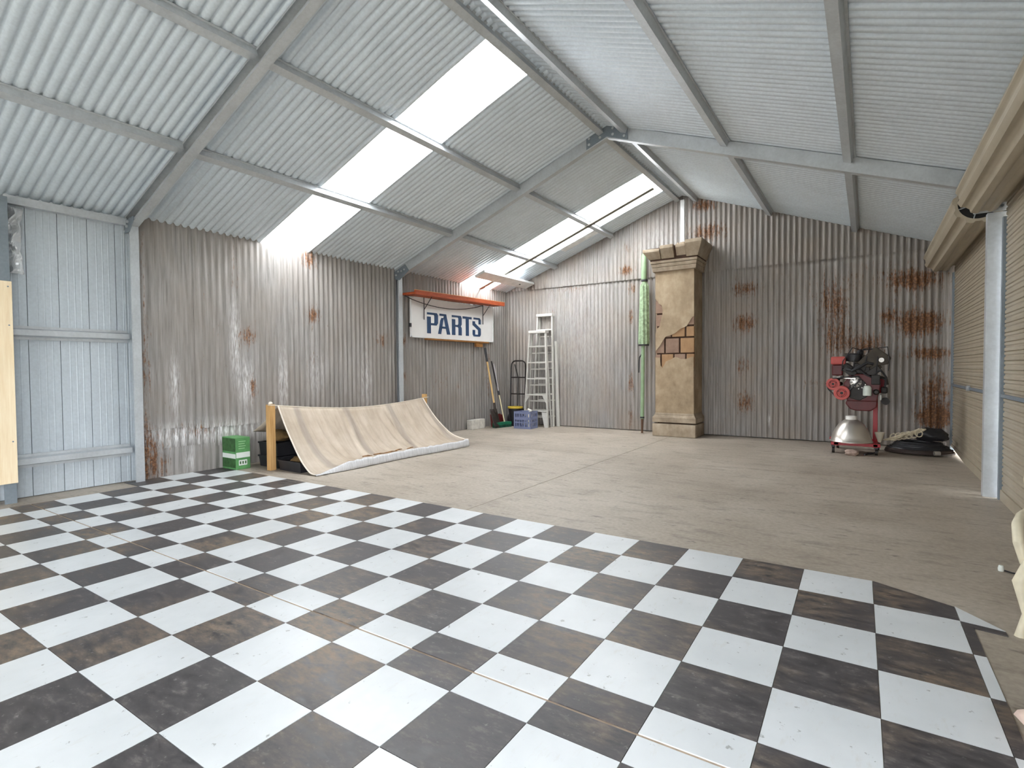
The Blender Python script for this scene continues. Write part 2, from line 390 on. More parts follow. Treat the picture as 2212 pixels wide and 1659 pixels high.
# ------------------------------------------------------------------ steel frames
DV = .145     # rafter depth measured vertically
def c_section(mb, p, q, depth_dir, depth, width_dir, width, t=.004, lip=.02):
    """open channel: web + two flanges + lips, web on the +width side"""
    p = Vector(p); q = Vector(q); D = Vector(depth_dir).normalized(); Wd = Vector(width_dir).normalized()
    prof = [(0, 0), (0, width), (depth, width), (depth, 0), (depth-lip, 0), (depth-lip, t), (depth-t, t), (depth-t, width-t), (t, width-t), (t, t), (lip, t), (lip, 0)]
    n = len(prof); vs = [p+D*a+Wd*b for a, b in prof]+[q+D*a+Wd*b for a, b in prof]
    quads = [(0,1,8,9),(1,2,7,8),(2,3,6,7),(3,4,5,6),(9,10,11,0)]
    fs = [(i, (i+1) % n, n+(i+1) % n, n+i) for i in range(n)]+[tuple(k[::-1]) for k in quads]+[tuple(n+i for i in k) for k in quads]
    return mb.add(vs, fs)
def rafter(side, y0, label, webnear):
    x1 = -6.14 if side < 0 else .97
    mb = MB(); zt = lambda x: zr(x)-.002
    p = (XA, y0, zt(XA)); q = (x1, y0, zt(x1))
    if webnear:   # web faces the camera
        c_section(mb, (p[0], y0+.075, p[2]), (q[0], y0+.075, q[2]), (0,0,-1), DV, (0,-1,0), .075)
    else: c_section(mb, p, q, (0,0,-1), DV, (0,1,0), .075)
    return mb.build('steel_rafter', M['galv'], None, False)
for y0, nm, wn in ((YA1, 'nearer', False), (YB1, 'farther', True), (-1.3, 'rear', False)):
    if nm == 'rear': lab = ('galvanised rafter behind the camera, left slope', 'galvanised rafter behind the camera, right slope')
    elif nm == 'nearer': lab = ('dark shaded steel rafter rising at upper left of the photo', 'steel rafter of the nearer frame on the right roof slope')
    else: lab = ('steel rafter left of the bolted apex plate, beyond the big skylight', 'pale steel rafter right of the apex plate running to the roller door drums')
    for side, lb_ in ((-1, lab[0]), (1, lab[1])):
        if nm == 'rear': continue
        o = rafter(side, y0, lb_, wn); tag(o, lb_, 'rafter', 'steel roof rafters')
# columns
def column(xa, xb, y0, z1, label, web_near=False, wd=.075, mat='galv'):
    mb = MB(); s = 1 if xb > xa else -1
    if web_near: c_section(mb, (xa, y0+wd, 0), (xa, y0+wd, z1), (s,0,0), abs(xb-xa), (0,-1,0), wd)
    else: c_section(mb, (xa, y0, 0), (xa, y0, z1), (s,0,0), abs(xb-xa), (0,1,0), wd)
    o = mb.build('steel_column', M[mat], None, False); return tag(o, label, 'column', 'steel shed columns')
column(-6.16, -6.0, YA1, 2.60, 'galvanised steel column left of the rusty wall, beside pale cladding', False)
column(-6.16, -6.0, YB1, 2.60, 'steel column on the left wall just left of the lettered sign', False)
column(.965, .815, YB1, 2.36, 'galvanised steel column between the two roller doors', True)
column(-6.16, -5.96, 1.335, 2.56, 'dark steel column behind the pine board at far left', False, .075, 'galv_dark')
kp = B((-2.595, 8.945, 0), (-2.53, 8.995, 3.86)).build('steel_column', M['white_steel'], None, False); tag(kp, 'thin white post under the roof apex behind the stone pillar', 'column')
eb = MB(); c_section(eb, (-6.13, 1.41, 2.535), (-6.13, YA1, 2.535), (0,0,1), .07, (1,0,0), .06); tag(eb.build('eave_beam', M['galv'], None, False), 'galvanised eave beam above the pale cladding at left', 'beam')
eb = MB(); c_section(eb, (-6.2, YA1+.08, 2.60), (-6.2, YB1, 2.60), (0,0,1), .03, (1,0,0), .06)
for z, lab in ((1.385, 'upper galvanised wall rail across the pale cladding'), (.262, 'lower galvanised wall rail across the pale cladding')):
    mb = MB(); n = 0
    prof = [(0, 0), (.012, 0), (.022, .045), (.022, .075), (.012, .12), (0, .12)]
    prof = [(0, -.0), (.01, 0), (.010, .024), (.062, .036), (.062, .084), (.010, .096), (.01, .12), (0, .12)]
    mb.prism(prof, 1.41, YA1+.002, lambda u, v, w: (-6.137+u, w, z+v))
    tag(mb.build('wall_rail', M['galv'], None, False), lab, 'rail', 'galvanised wall rails')
# purlins: top-hat sections between the rafters
def hat(x, side, y0, y1, label, depth=.062):
    mb = MB(); sl = -TS*side; nrm = Vector((sl, 0, -1)).normalized()*-1
    d = Vector((1, 0, sl)).normalized(); nd = Vector((d.z, 0, -d.x))
    if nd.z > 0: nd = -nd
    o = Vector((x, 0, zr(x)-.001))
    prof = [(-.052, 0), (-.052, .004), (-.036, .006), (-.034, depth), (.034, depth), (.036, .006), (.052, .004), (.052, 0)]
    mb.prism(prof, y0, y1, lambda u, v, w: tuple(o+d*u+nd*v+Vector((0, w, 0))))
    return tag(mb.build('roof_purlin', M['galv'], None, False), label, 'purlin', 'roof purlins')
bays = [(.2, YA1+.003, 'nearest the camera'), (YA1+.075, YB1, 'between the two rafters'), (YB1+.075, YB-.02, 'in the bay by the gable wall')]
for x, side, nm in ((-4.965, -1, 'lower left roof purlin'), (-3.83, -1, 'middle left roof purlin'), (-2.66, -1, 'left ridge purlin'), (-2.345, 1, 'right ridge purlin'), (-1.245, 1, 'upper right roof purlin'), (-.155, 1, 'lower right roof purlin')):
    for bi, (a, b, w) in enumerate(bays):
        if bi == 0 and x > -2.7: continue
        hat(x, side, a, b, nm+' '+w)
# apex plate, knee plates with bolts
def plate(name, poly, y, label, bolts):
    t = thing(name, label, 'bracket', (poly[0][0], y, poly[0][1]))
    px, pz = poly[0]
    MB().prism([(u-px, v-pz) for u, v in poly], -.006, 0, lambda u, v, w: (u, w, v)).build('plate', M['galv_dark'], t, False)
    for u, v in bolts:
        MB().lathe([(.016, -.018), (.016, -.006)], (u-px, 0, v-pz), 6, (0, 1, 0)).build('bolt', M['galv'], t, False)
    return t
z0 = ZA-DV
plate('apex_plate', [(XA-.26, z0-.255*TS+.01), (XA-.26, z0-.26*TS+.15), (XA, z0+.15), (XA+.26, z0-.26*TS+.15), (XA+.26, z0-.255*TS+.01), (XA, z0+.01)], YB1-.001, 'bolted steel apex plate joining the rafters at the ridge',
      [(XA+s*a, z0-a*TS+b) for s in (-1, 1) for a in (.08, .22) for b in (.045, .115)])
plate('knee_plate', [(-6.1, 2.50), (-6.1, 2.60), (-5.86, 2.70), (-5.78, 2.60), (-5.98, 2.47)], YB1-.001, 'bolted steel knee plate where the rafter meets the left column', [(-6.05, 2.55), (-6.0, 2.60), (-5.93, 2.60), (-5.87, 2.62)])
plate('knee_plate', [(-6.1, 2.46), (-6.1, 2.58), (-5.9, 2.60), (-5.9, 2.56), (-6.0, 2.46)], YA1-.001, 'small steel knee plate atop the column by the pale cladding', [(-6.04, 2.52), (-6.02, 2.56)])
# gable flashing strip hanging along the back of the roof
# conduit under skylight 2 and hanging cable to the shelf
rb_ = MB().beam((-2.72, 7.97, zr(-2.72)-.078), (-6.0, 7.97, zr(-6.0)-.078), .085, .022).build('roof_batten', plain('grey_timber_batten', (126, 122, 114), .8), None, False)
tag(rb_, 'thin grey batten running down the slope below the narrow skylight', 'batten')
tag(MB().tube([(-6.0, 7.97, 2.58), (-6.03, 7.95, 2.52), (-6.03, 7.90, 2.45), (-6.0, 7.85, 2.375)], .011, 8).build('cable', plain('grey_cable', (92, 90, 86), .7), None), 'thin grey cable hanging from the roof batten to the red shelf', 'cable')
tf = MB().grid(14, 8, lambda a, b: (-3.78-.75*a, 8.36+.20*b, zr(-3.78-.75*a)-.022-.03*b*(1-b)*4*abs(mnoise.noise(Vector((a*6, b*3, 1))))-.012*abs(mnoise.noise(Vector((a*15, b*9, 2))))))
tag(tf.build('foil_sheet', M['white_steel'], None, False), 'torn white insulation foil beside the narrow skylight above the pillar', 'foil')

# ------------------------------------------------------------------ roller doors on the right wall
M['door'] = plain('beige_colour_steel', (172, 161, 141), .45, .05, .06, 5)
M['black'] = plain('drum_interior_shade', (22, 21, 22), .6)  # black colour stands in for the shade inside the drum ends
DP = .0752
def roller_door(n, y0, y1, label, gap):
    d = thing('door_%d' % n, label, 'roller door', (.93, y0, 0), kind='structure')
    L = y1-y0
    prof = [(0, 0), (-.010, .006), (-.010, .028), (-.002, .036), (-.002, .044), (-.010, .052), (-.010, .070), (0, DP), (.004, DP), (.004, 0)]
    sm = MB().prism(prof, .03, L-.03, lambda u, v, w: (u, w, v)).mesh('slat', False); sm.materials.append(M['door'])
    z = .082
    while z < 2.42:
        o = obj('slat', sm, None, d, (0, 0, z)); z += DP
    g = .062 if gap else .002
    MB().prism([(.03, .002), (L*.56, .002), (L-.03, g), (L-.03, .086), (.03, .086)], -.02, .012, lambda u, v, w: (w, u, v)).build('bottom_rail', M['door'], d, False)
    for a in (0, L-.045): B((-.03, a, 0), (.03, a+.045, 2.3)).build('guide_track', M['galv_dark'], d, False)
    B((-.028, .05, .84), (-.012, L-.05, .868)).build('lock_bar', M['galv_dark'], d, False)
    lk = MB().lathe([(.03, 0), (.03, .03)], (-.014, L*.5, .855), 14, (-1, 0, 0)).build('lock', M['galv'], d)
    # drum
    cx, cz, r0, nseg = -.15, 2.50 if n == 2 else 2.53, .172, 96
    def rad(t):
        s = math.sin(t*9); return r0+.010*max(-1, min(1, s*2.6))
    dr = MB(); ys = [-.06 if n == 2 and False else .02, L-.03]
    for yy, rr in ((ys[0], 0), (ys[1], 0), (ys[1], 1), (ys[0], 1)):
        for k in range(nseg):
            t = 2*PI*k/nseg; r = rad(t) if not rr else r0-.03
            dr.v.append((cx+r*math.cos(t), yy, cz+r*math.sin(t)))
    for a, b in ((0, 1), (1, 2), (2, 3), (3, 0)):
        for k in range(nseg): dr.f.append((a*nseg+k, a*nseg+(k+1) % nseg, b*nseg+(k+1) % nseg, b*nseg+k))
    roll_ = dr.build('roll', M['door'], d)
    for yy in (ys[0]+.05, ys[1]-.05):
        MB().lathe([(.02, -.01), (r0-.028, -.01), (r0-.028, .01), (.02, .01)], (cx, yy, cz), 24, (0, 1, 0)).build('drum_shade_disc', M['black'], roll_, False)  # black disc painting the dark hollow behind the spokes
        for k in range(3):
            t = k*PI/3+.3; MB().beam((cx-.14*math.cos(t), yy-.014 if yy < L/2 else yy+.014, cz-.14*math.sin(t)), (cx+.14*math.cos(t), yy-.014 if yy < L/2 else yy+.014, cz+.14*math.sin(t)), .008, .03, (0, 1, 0)).build('spoke', M['galv'], roll_, False)
    MB().tube([(cx, -.02, cz), (cx, L+.02, cz)], .018, 10).build('axle', M['galv'], d)
    B((cx-.02, L-.015, cz-.04), (.02, L-.009, cz+.03)).build('bracket', M['galv'], d, False)
    return d
roller_door(2, 6.03, 8.94, 'beige roller door in the far right bay beside the gable wall', True)
roller_door(1, 2.35, 5.86, 'beige roller door nearest the camera at the right edge', False)
# bracket on the column carrying both drums
bk = thing('drum_bracket', 'galvanised bracket on the column carrying the roller door drums', 'bracket', (.9, 5.9, 2.36))
B((-.18, -.03, 0), (.10, -.024, .10)).build('plate', M['galv'], bk, False)
MB().prism([(-.085, 0), (.065, 0), (.065, .14), (.02, .14)], -.034, -.028, lambda u, v, w: (u, w, v)).build('gusset', M['galv'], bk, False)
MB().beam((-.24, -.02, .16), (.0, -.02, .02), .006, .04, (0, 1, 0)).build('strap', M['galv'], bk, False)
for u, v in ((.0, .04), (.04, .05), (.04, .1)): MB().lathe([(.011, -.048), (.011, -.034)], (u, 0, v), 6, (0, 1, 0)).build('bolt', M['galv_dark'], bk, False)

# ------------------------------------------------------------------ chequered vinyl mat
mat = thing('checkered_mat', 'worn black and white checkered vinyl floor covering', 'floor mat', (-3.00762, .70991, 0), R(.65194))
TX, TY, SM = .30674, .31873, .09539
def jy(j): return (j-(SM if j > 2.5 else 0))*TY
def tile(poly, blk, lift=0, up=None):
    g = .0012; cx = sum(p[0] for p in poly)/len(poly); cy2 = sum(p[1] for p in poly)/len(poly)
    pts = [(p[0]*TX, (p[1] if len(p) > 2 else jy(p[1]))) for p in poly]
    mx = sum(p[0] for p in pts)/len(pts); my = sum(p[1] for p in pts)/len(pts)
    pts = [(x-math.copysign(g, x-mx), yy-math.copysign(g, yy-my)) for x, yy in pts]
    mb = MB(); n = len(pts)
    tz = [.004+lift+((up or {}).get(k, 0)) for k in range(n)]
    mb.v = [(pts[k][0]-mx, pts[k][1]-my, .0005) for k in range(n)]+[(pts[k][0]-mx, pts[k][1]-my, tz[k]) for k in range(n)]
    mb.f = [tuple(range(n))[::-1], tuple(range(n, 2*n))]+[(k, (k+1) % n, n+(k+1) % n, n+k) for k in range(n)]
    o = mb.build('tile', M['tile_b'] if blk else M['tile_w'], mat, False, loc=(mx, my, 0)); return o
ms = (jy(2)+jy(3))/2-.012
for i in range(-10, 12):
    for j in range(-3, 8):
        blk = (i+j) % 2 == 1
        if i == -10 and j < 5: continue
        if i == 11:
            if j == 7: tile([(11, 7), (11.47, 6.93), (11, 7.52)], False)
            elif j == 6: tile([(11, 6), (11.12, 6), (11.12, 6.84), (11.47, 6.78), (11.47, 6.92), (11, 6.99)], True)
            elif j >= 2: tile([(11, j), (11.13, j), (11.13, j+1), (11, j+1)], blk)
            continue
        if i == 10 and j == 7: tile([(10, 7), (11, 7), (11, 7.5), (10, 8)], True); continue
        if j == 2:
            for a, b, up in ((jy(2), ms-.0045, {2: .001, 3: .001}), (ms+.0045, jy(3), {0: .002, 1: .002})):
                tile([(i, a, 1), (i+1, a, 1), (i+1, b, 1), (i, b, 1)], blk, 0, up)
            continue
        if i == -10: tile([(-10.03, j), (-9, j), (-9, j+1), (-10.03, j+1)], blk)
        else: tile([(i, j), (i+1, j), (i+1, j+1), (i, j+1)], blk)

B((-9*TX, ms-.008, .0005), (11.1*TX, ms+.008, .0022)).build('seam_tape', plain('tan_seam_tape', (176, 156, 136), .7, 0, .3, 9), mat, False)

# ------------------------------------------------------------------ pine board and crumpled foil at far left
def wood(name, c1, c2, sc=(40, 3, 3)):
    k = N(name); n = k.noise(k.coord(sc), 1.5, 4, .6)
    k.color(k.ramp(n, [(.3, lin(c1)), (.7, lin(c2))])); k.set(.6, 0, .3); return k.m
M['pine'] = wood('pine_timber', (232, 208, 170), (246, 230, 200), (30, 30, 2))
M['post'] = wood('pine_post', (186, 140, 84), (222, 182, 126), (40, 40, 2))
pb = thing('pine_board', 'pale pine board screwed over the column at the left edge', 'board', (-5.955, 1.10, .172))
B((0, 0, 0), (.02, .315, 1.685)).build('plank', M['pine'], pb, False, .003)
for z in (.35, 1.32, 1.64): MB().lathe([(.006, 0), (.006, .002)], (.02, .29, z), 8, (1, 0, 0)).build('screw', M['galv_dark'], pb, False)
k = N('crumpled_foil'); k.color(lin((226, 228, 230))); k.set(.35, .4); M['foil'] = k.m
fo = MB().grid(10, 30, lambda a, b: (-6.12+.05*mnoise.noise(Vector((a*3, b*9, 2)))+.03*math.sin(a*PI), 1.415+.13*a*(1-.6*b*(1-b))+.02*mnoise.noise(Vector((b*7, 1, a))), 1.95+.56*b))
tag(fo.build('foil_sheet', M['foil'], None, False), 'crumpled silver foil tucked beside the dark column at far left', 'foil')

# ------------------------------------------------------------------ canvas lean-to
k = N('canvas'); a = k.noise(k.pos((1, 22, 3)), 1.3, 3, .6); b = k.noise(k.pos(), 3.2, 5, .62)
wv = k.add('ShaderNodeTexWave'); wv.bands_direction = 'Y'; wv.inputs['Scale'].default_value = .46; wv.inputs['Distortion'].default_value = 1.2; wv.inputs['Detail'].default_value = 2; k.link(k.pos(), wv.inputs[0])
col = k.ramp(b, [(.3, lin((170, 154, 136))), (.7, lin((196, 183, 167)))])
col = k.mix(k.math('MULTIPLY', k.ramp(wv.outputs[1], [(.93, (0, 0, 0)), (.985, (1, 1, 1))]), .45), col, lin((118, 110, 108)))
k.color(k.mix(.2, col, k.ramp(a, [(.3, lin((150, 136, 122))), (.7, lin((214, 204, 190)))]))); k.set(.85, 0, .15); M['canvas'] = k.m
sh = thing('canvas_shelter', 'low canvas shelter sheet slung between two timber posts', 'tarpaulin', (-5.46, 3.42, 0))
def ridge(t):      # local ridge line
    return Vector((.012, .07+2.32*t, .705-.03*t-.075*math.sin(PI*t)))
def cloth(t, s, off=0):
    rg = ridge(t); yb = .03+2.52*t
    hem = .10*min(1, t*6)
    foot_x = .70+.02*math.sin(t*9)+.02*t; x = rg.x+(foot_x-rg.x)*s
    z = hem*s*s+(rg.z-.0)*(1-s)**1.62
    z -= (.10*math.sin(PI*t))*math.sin(PI*s)*.9*(.35+.65*s)
    z += .010*mnoise.noise(Vector((t*14, s*2.0, 1)))*min(1, s*3)+.008*math.sin(t*30+s*2.5)*(1-s)*min(1, s*4)
    z += .02*mnoise.noise(Vector((t*5, s*4, 9)))*s*(1-s)*3
    for tc, dt, am in ((.14, .05, .016), (.20, .03, .012), (.37, -.06, .018), (.46, .05, .012), (.60, .07, .018), (.66, .05, .014), (.80, -.03, .010), (.93, .02, .014)):
        u = (t-tc-dt*s)/.016; z -= 1.9*am*math.exp(-u*u)*min(1, s*5)*max(0, 1-s*.75)
        u = (t-tc-.022-dt*s)/.014; z += 1.3*am*math.exp(-u*u)*min(1, s*5)*max(0, 1-s*.75)
    return Vector((x, rg.y+(yb-rg.y)*s, max(z, .014)))
cl = MB()
ns, nt = 30, 200
cl.grid(nt, ns, lambda a, b: cloth(a, b))
def hemf(a, b):
    q = cloth(a, 1.0)
    return Vector((q.x+.02*math.sin(b*PI/2)+.006*mnoise.noise(Vector((a*20, b*2, 0))), q.y, q.z*(1-b)+(.006+.01*max(0, mnoise.noise(Vector((a*16, 3, 0)))))*b))
hb = MB().grid(nt, 4, hemf).build('hem_band', plain('pale_blue_hem', (206, 206, 208), .8, 0, .18, 9, .3, (1, 14, 1)), sh, 'all', fix=False); hb.modifiers.new('s', 'SOLIDIFY').thickness = .004
co = cl.build('canvas_sheet', M['canvas'], sh, 'all', fix=False); md = co.modifiers.new('s', 'SOLIDIFY'); md.thickness = .004
bf = MB().grid(30, 12, lambda t, s: Vector((ridge(t).x-(.50)*s, ridge(t).y, ridge(t).z-(.31)*s-.05*math.sin(PI*s)*(.4+.6*math.sin(PI*t)))))
co = bf.build('back_flap', M['canvas'], sh, 'all', fix=False); md = co.modifiers.new('s', 'SOLIDIFY'); md.thickness = .004
for tt in (0.0, 1.0): MB().tube([cloth(tt, s/16)+Vector((0, 0, .004)) for s in range(17)], .008, 6).build('edge_hem', plain('pale_hem', (228, 218, 206), .8), sh)
MB().tube([ridge(t/20)+Vector((0, 0, .005)) for t in range(-1, 22)], .006, 6).build('ridge_rope', plain('pale_rope', (214, 204, 188), .9), sh)
B((-.055, -.035, 0), (.015, .035, .725)).build('post', M['post'], sh, False, .004)
B((-.045, 2.43, 0), (.01, 2.485, .735)).build('post', M['post'], sh, False, .004)
MB().lathe([(.0, .0), (.02, .005), (.024, .015), (.015, .03), (0, .034)], (-.018, 0, .724), 12).build('rope_knot', plain('pale_knot', (230, 222, 208), .9), sh)
# sticks lying in the trough of the canvas
M['stick'] = wood('dry_sticks', (96, 66, 42), (168, 128, 90), (6, 6, 6))
for k2 in range(5):
    t0 = .33+.07*k2; s0 = .78+.03*(k2 % 3); p = cloth(t0, s0)+Vector((-5.46, 3.42, .022)); a = 1.2+.16*k2; L = .06+.02*(k2 % 3)
    st = MB().tube([(-L*math.cos(a), -L*math.sin(a), 0), (0, .006, .004), (L*math.cos(a), L*math.sin(a), .0)], [.006, .008, .004], 6)
    o = st.build('dry_stick', M['stick'], None, loc=p); tag(o, ('first', 'second', 'third', 'fourth', 'fifth')[k2]+' dry brown stick in the canvas trough counting from the near post', 'stick', 'dry sticks on the canvas')

# ------------------------------------------------------------------ boxes under the canvas
M['black_plastic'] = plain('black_plastic', (38, 38, 42), .45, 0, .15)
def open_tub(name, w, d, h, loc, label, mat='black_plastic', taper=.03, rz=0, t=.012):
    o = thing(name, label, 'tub', loc, rz); tw = taper*w
    mb = MB()
    def ring(k, z, ins): return [(-w/2+k+ins, -d/2+k+ins, z), (w/2-k-ins, -d/2+k+ins, z), (w/2-k-ins, d/2-k-ins, z), (-w/2+k+ins, d/2-k-ins, z)]
    mb.v = ring(tw, 0, 0)+ring(0, h, 0)+ring(0, h, t)+ring(tw, t, t)
    mb.f = [(3, 2, 1, 0), (12, 13, 14, 15)]
    for a, b in ((0, 4), (4, 8), (8, 12)):
        for k in range(4): mb.f.append((a+k, a+(k+1) % 4, b+(k+1) % 4, b+k))
    mb.build('body', M[mat], o, False)
    rm = MB()
    for a, b in (((-w/2-.008, -d/2-.008, h-.018), (w/2+.008, -d/2+.004, h)), ((-w/2-.008, d/2-.004, h-.018), (w/2+.008, d/2+.008, h)), ((-w/2-.008, -d/2, h-.018), (-w/2+.004, d/2, h)), ((w/2-.004, -d/2, h-.018), (w/2+.008, d/2, h))): rm.box(a, b)
    rm.build('rim', M[mat], o, False)
    return o
t1 = open_tub('storage_tub', .40, .24, .115, (-5.225, 3.585, 0), 'low black plastic tub under the front of the canvas')
t2 = open_tub('storage_tub', .38, .36, .13, (-5.67, 3.68, 0), 'black plastic tub at the bottom of the stack behind the timber post')
t3 = open_tub('storage_tub', .36, .34, .15, (-5.69, 3.68, .131), 'black plastic tub on top of the stack behind the timber post')
M['sack'] = plain('brown_sacking', (112, 88, 52), .9, 0, .4, 14)
M['sack2'] = plain('dark_red_sacking', (78, 40, 34), .9, 0, .4, 14)
def lump(name, rx, ry, rz_, loc, mat, label, cat, seed, parts=None):
    mb = MB(); nu, nv = 26, 16
    def fn(a, b):
        th = a*2*PI; ph = (b-.5)*PI; d = Vector((math.cos(ph)*math.cos(th), math.cos(ph)*math.sin(th), math.sin(ph)))
        q = 1+.28*mnoise.noise(d*1.7+Vector((seed, 0, 0)))+.14*mnoise.noise(d*4.3+Vector((0, seed, 0)))
        return (d.x*rx*q, d.y*ry*q, max(-rz_*.8, d.z*rz_*q)+rz_*.8)
    mb.grid(nu, nv, fn)
    return tag(mb.build(name, mat, None, 'all', loc=loc), label, cat)
lump('hessian_sack', .15, .12, .07, (-5.70, 3.67, .285), M['sack'], 'brown hessian sack heaped on the stacked black tubs', 'sack', 2)
lump('hessian_sack', .13, .07, .075, (-5.23, 3.585, .013), M['sack'], 'yellowish brown sack inside the low black tub', 'sack', 5)
lump('hessian_sack', .11, .10, .12, (-5.35, 3.92, .0), M['sack2'], 'dark red sack between the tubs under the canvas', 'sack', 9)

# green cardboard box
gb = thing('cardboard_box', 'green cardboard carton with white bands beside the canvas shelter', 'box', (-5.952, 3.285, 0))
M['green_box'] = plain('green_card', (92, 150, 92), .6, 0, .2, 12); M['green_dark'] = plain('dark_green_print', (56, 96, 52), .6, 0, .35, 30); M['label_white'] = plain('white_print', (226, 232, 226), .6, 0, .03)
B((-.142, -.083, 0), (.142, .083, .355)).build('carton', M['green_box'], gb, False, .003)
B((-.138, -.0845, .20), (.138, -.083, .345)).build('printed_panel', M['green_dark'], gb, False)
B((-.138, -.0845, .02), (.138, -.083, .12)).build('printed_panel', M['green_dark'], gb, False)
B((-.138, -.085, .125), (.138, -.083, .175)).build('white_band', M['label_white'], gb, False)
B((.142, -.078, .13), (.144, .079, .19)).build('white_band', M['label_white'], gb, False)
B((.142, -.05, .045), (.144, .045, .105)).build('white_label', M['label_white'], gb, False)
for k2 in range(3): B((.142, -.04+.03*k2, .06), (.145, -.025+.03*k2, .09)).build('print_mark', M['green_dark'], gb, False)
for k2 in range(4): B((.142, -.05, .23+.026*k2), (.1435, .02+.012*(k2 % 2), .238+.026*k2)).build('print_line', plain('light_green_print', (158, 200, 152), .6), gb, False)

# ------------------------------------------------------------------ sign, shelf and brackets on the left wall
M['sign_white'] = plain('sign_white', (232, 231, 230), .4, 0, .04, 3); M['sign_blue'] = plain('sign_blue', (34, 66, 104), .4, 0, .15, 5)
sg = thing('lettered_sign', 'white sign board with dark blue PARTS lettering', 'sign', (-6.055, 6.18, 1.615), 0)
B((0, 0, 0), (.022, 2.24, .655)).build('board', M['sign_white'], sg, False, .003)
for a, b in (((.018, 0, 0), (.03, 2.24, .018)), ((.018, 0, .637), (.03, 2.24, .655)), ((.018, 0, 0), (.03, .018, .655)), ((.018, 2.222, 0), (.03, 2.24, .655))): B(a, b).build('edge_trim', M['white_steel'], sg, False)
LH, g = .345, 0
def letter(polys, y0, wd):
    mb = MB()
    for p in polys: mb.prism([(u*wd, v*LH) for u, v in p], .022, .026, lambda u, v, w: (w, y0+u, .078+v+(y0+u)*.006))
    o = mb.build('letter', M['sign_blue'], sg, False, fix=True); return o
Pb = [[(0, .90), (.72, .90), (.72, 1.0), (.0, 1.0)], [(.62, .90), (.72, 1.0), (.90, 1.0), (1.0, .90), (1.0, .52), (.86, .40), (.62, .40), (.62, .50), (.66, .55), (.66, .86)], [(.0, 0), (.34, 0), (.34, .80), (.0, .80)], [(.34, .40), (.64, .40), (.64, .50), (.34, .50)]]
letter(Pb, .375, .27)
letter([[(.12, .90), (.55, .90), (.55, 1.0), (.12, 1.0)], [(.50, .90), (.55, 1.0), (.66, 1.0), (1.0, 0), (.72, 0), (.44, .86)], [(0, 0), (.24, 0), (.46, .80), (.28, .80), (.18, .66)], [(.24, .28), (.66, .28), (.63, .38), (.28, .38)]], .645, .315)
letter([[(0, .90), (.72, .90), (.72, 1.0), (.0, 1.0)], [(.62, .90), (.72, 1.0), (.90, 1.0), (1.0, .90), (1.0, .56), (.90, .47), (1.0, .38), (1.0, 0), (.66, 0), (.66, .36), (.60, .42), (.60, .52), (.66, .58), (.66, .86)], [(.0, 0), (.34, 0), (.34, .80), (.0, .80)], [(.34, .42), (.62, .42), (.62, .52), (.34, .52)]], 1.005, .27)
letter([[(0, .88), (1, .88), (1, 1.0), (0, 1.0)], [(.33, 0), (.67, 0), (.67, .88), (.33, .88)]], 1.305, .26)
letter([[(.12, .90), (.85, .90), (.85, 1.0), (.12, 1.0)], [(.85, 1.0), (1.0, .90), (1.0, .66), (.72, .66), (.72, .90)], [(0, .80), (.30, .80), (.30, .70), (1.0, .42), (1.0, .10), (.88, 0), (.66, 0), (.66, .34), (0, .60)], [(0, .34), (.30, .34), (.30, .10), (.66, .10), (.66, 0), (.12, 0), (0, .10)]], 1.59, .25)
M['red_shelf'] = wood('red_stained_timber', (140, 58, 32), (188, 92, 52), (6, 4, 30)); M['tan_edge'] = wood('raw_timber_edge', (190, 150, 104), (216, 180, 134), (6, 4, 30))
sf = thing('wall_shelf', 'red-brown timber shelf on wire brackets above the lettered sign', 'shelf', (-6.06, 6.03, 2.262))
tl = Matrix.Rotation(R(1.0), 3, 'X')
B((.0, 0, 0), (.275, 2.42, .035), tl, (0, 0, 0)).build('plank', M['red_shelf'], sf, False, .003)
B((.255, .0, -.01), (.282, 2.42, .062), tl, (0, 0, 0)).build('front_board', M['red_shelf'], sf, False, .003)
B((.257, .0, .062), (.281, 2.42, .069), tl, (0, 0, 0)).build('top_edge', M['tan_edge'], sf, False)
for yy in (.44, 2.04):
    zb = yy*.0175
    MB().tube([(.045, yy, zb), (.045, yy, zb-.36)], .007, 6).build('bracket_strap', M['black_plastic'], sf)
    MB().tube([(.045, yy, zb-.20), (.20, yy+.02, zb)], .006, 6).build('bracket_brace', M['black_plastic'], sf)
cab = [(-5.99, 6.02+2.0*t, 2.245-.13*math.sin(PI*t)**.8+.04*t) for t in [k2/16 for k2 in range(17)]]
tag(MB().tube(cab, .007, 6).build('cable', M['black_plastic'], None), 'black cable sagging below the red shelf across the sign', 'cable')
lg = thing('sign_ledge', 'thin brown timber ledge under the lettered sign', 'ledge', (-6.065, 6.52, 1.585))
M['ledge'] = wood('old_brown_timber', (120, 78, 38), (164, 116, 64), (6, 5, 30))
B((0, 0, 0), (.075, 1.7, .028)).build('plank', M['ledge'], lg, False, .003)
B((.02, 1.32, -.075), (.06, 1.52, 0)).build('block', M['ledge'], lg, False, .003)
B((.03, -.38, .19), (.06, -.35, .25)).build('clip', M['black_plastic'], lg, False)

# ------------------------------------------------------------------ light batten under the roof near the corner
lt = thing('light_batten', 'white batten light fitting hung across the narrow skylight near the corner', 'light fitting', (-5.50, 7.30, 2.70))
B((-.11, 0, 0), (.11, 1.62, .045), Matrix.Rotation(R(-20), 3, 'Y'), (0, 0, 0)).build('housing', M['white_steel'], lt, False, .006)
MB().lathe([(.016, -.012), (.016, .004)], (.0, 1.25, 0), 12).build('cord_entry', M['black_plastic'], lt)
for yy in (.2, 1.4): MB().tube([(0, yy, .03), (0, yy, .14)], .006, 6).build('hanger', M['galv'], lt)

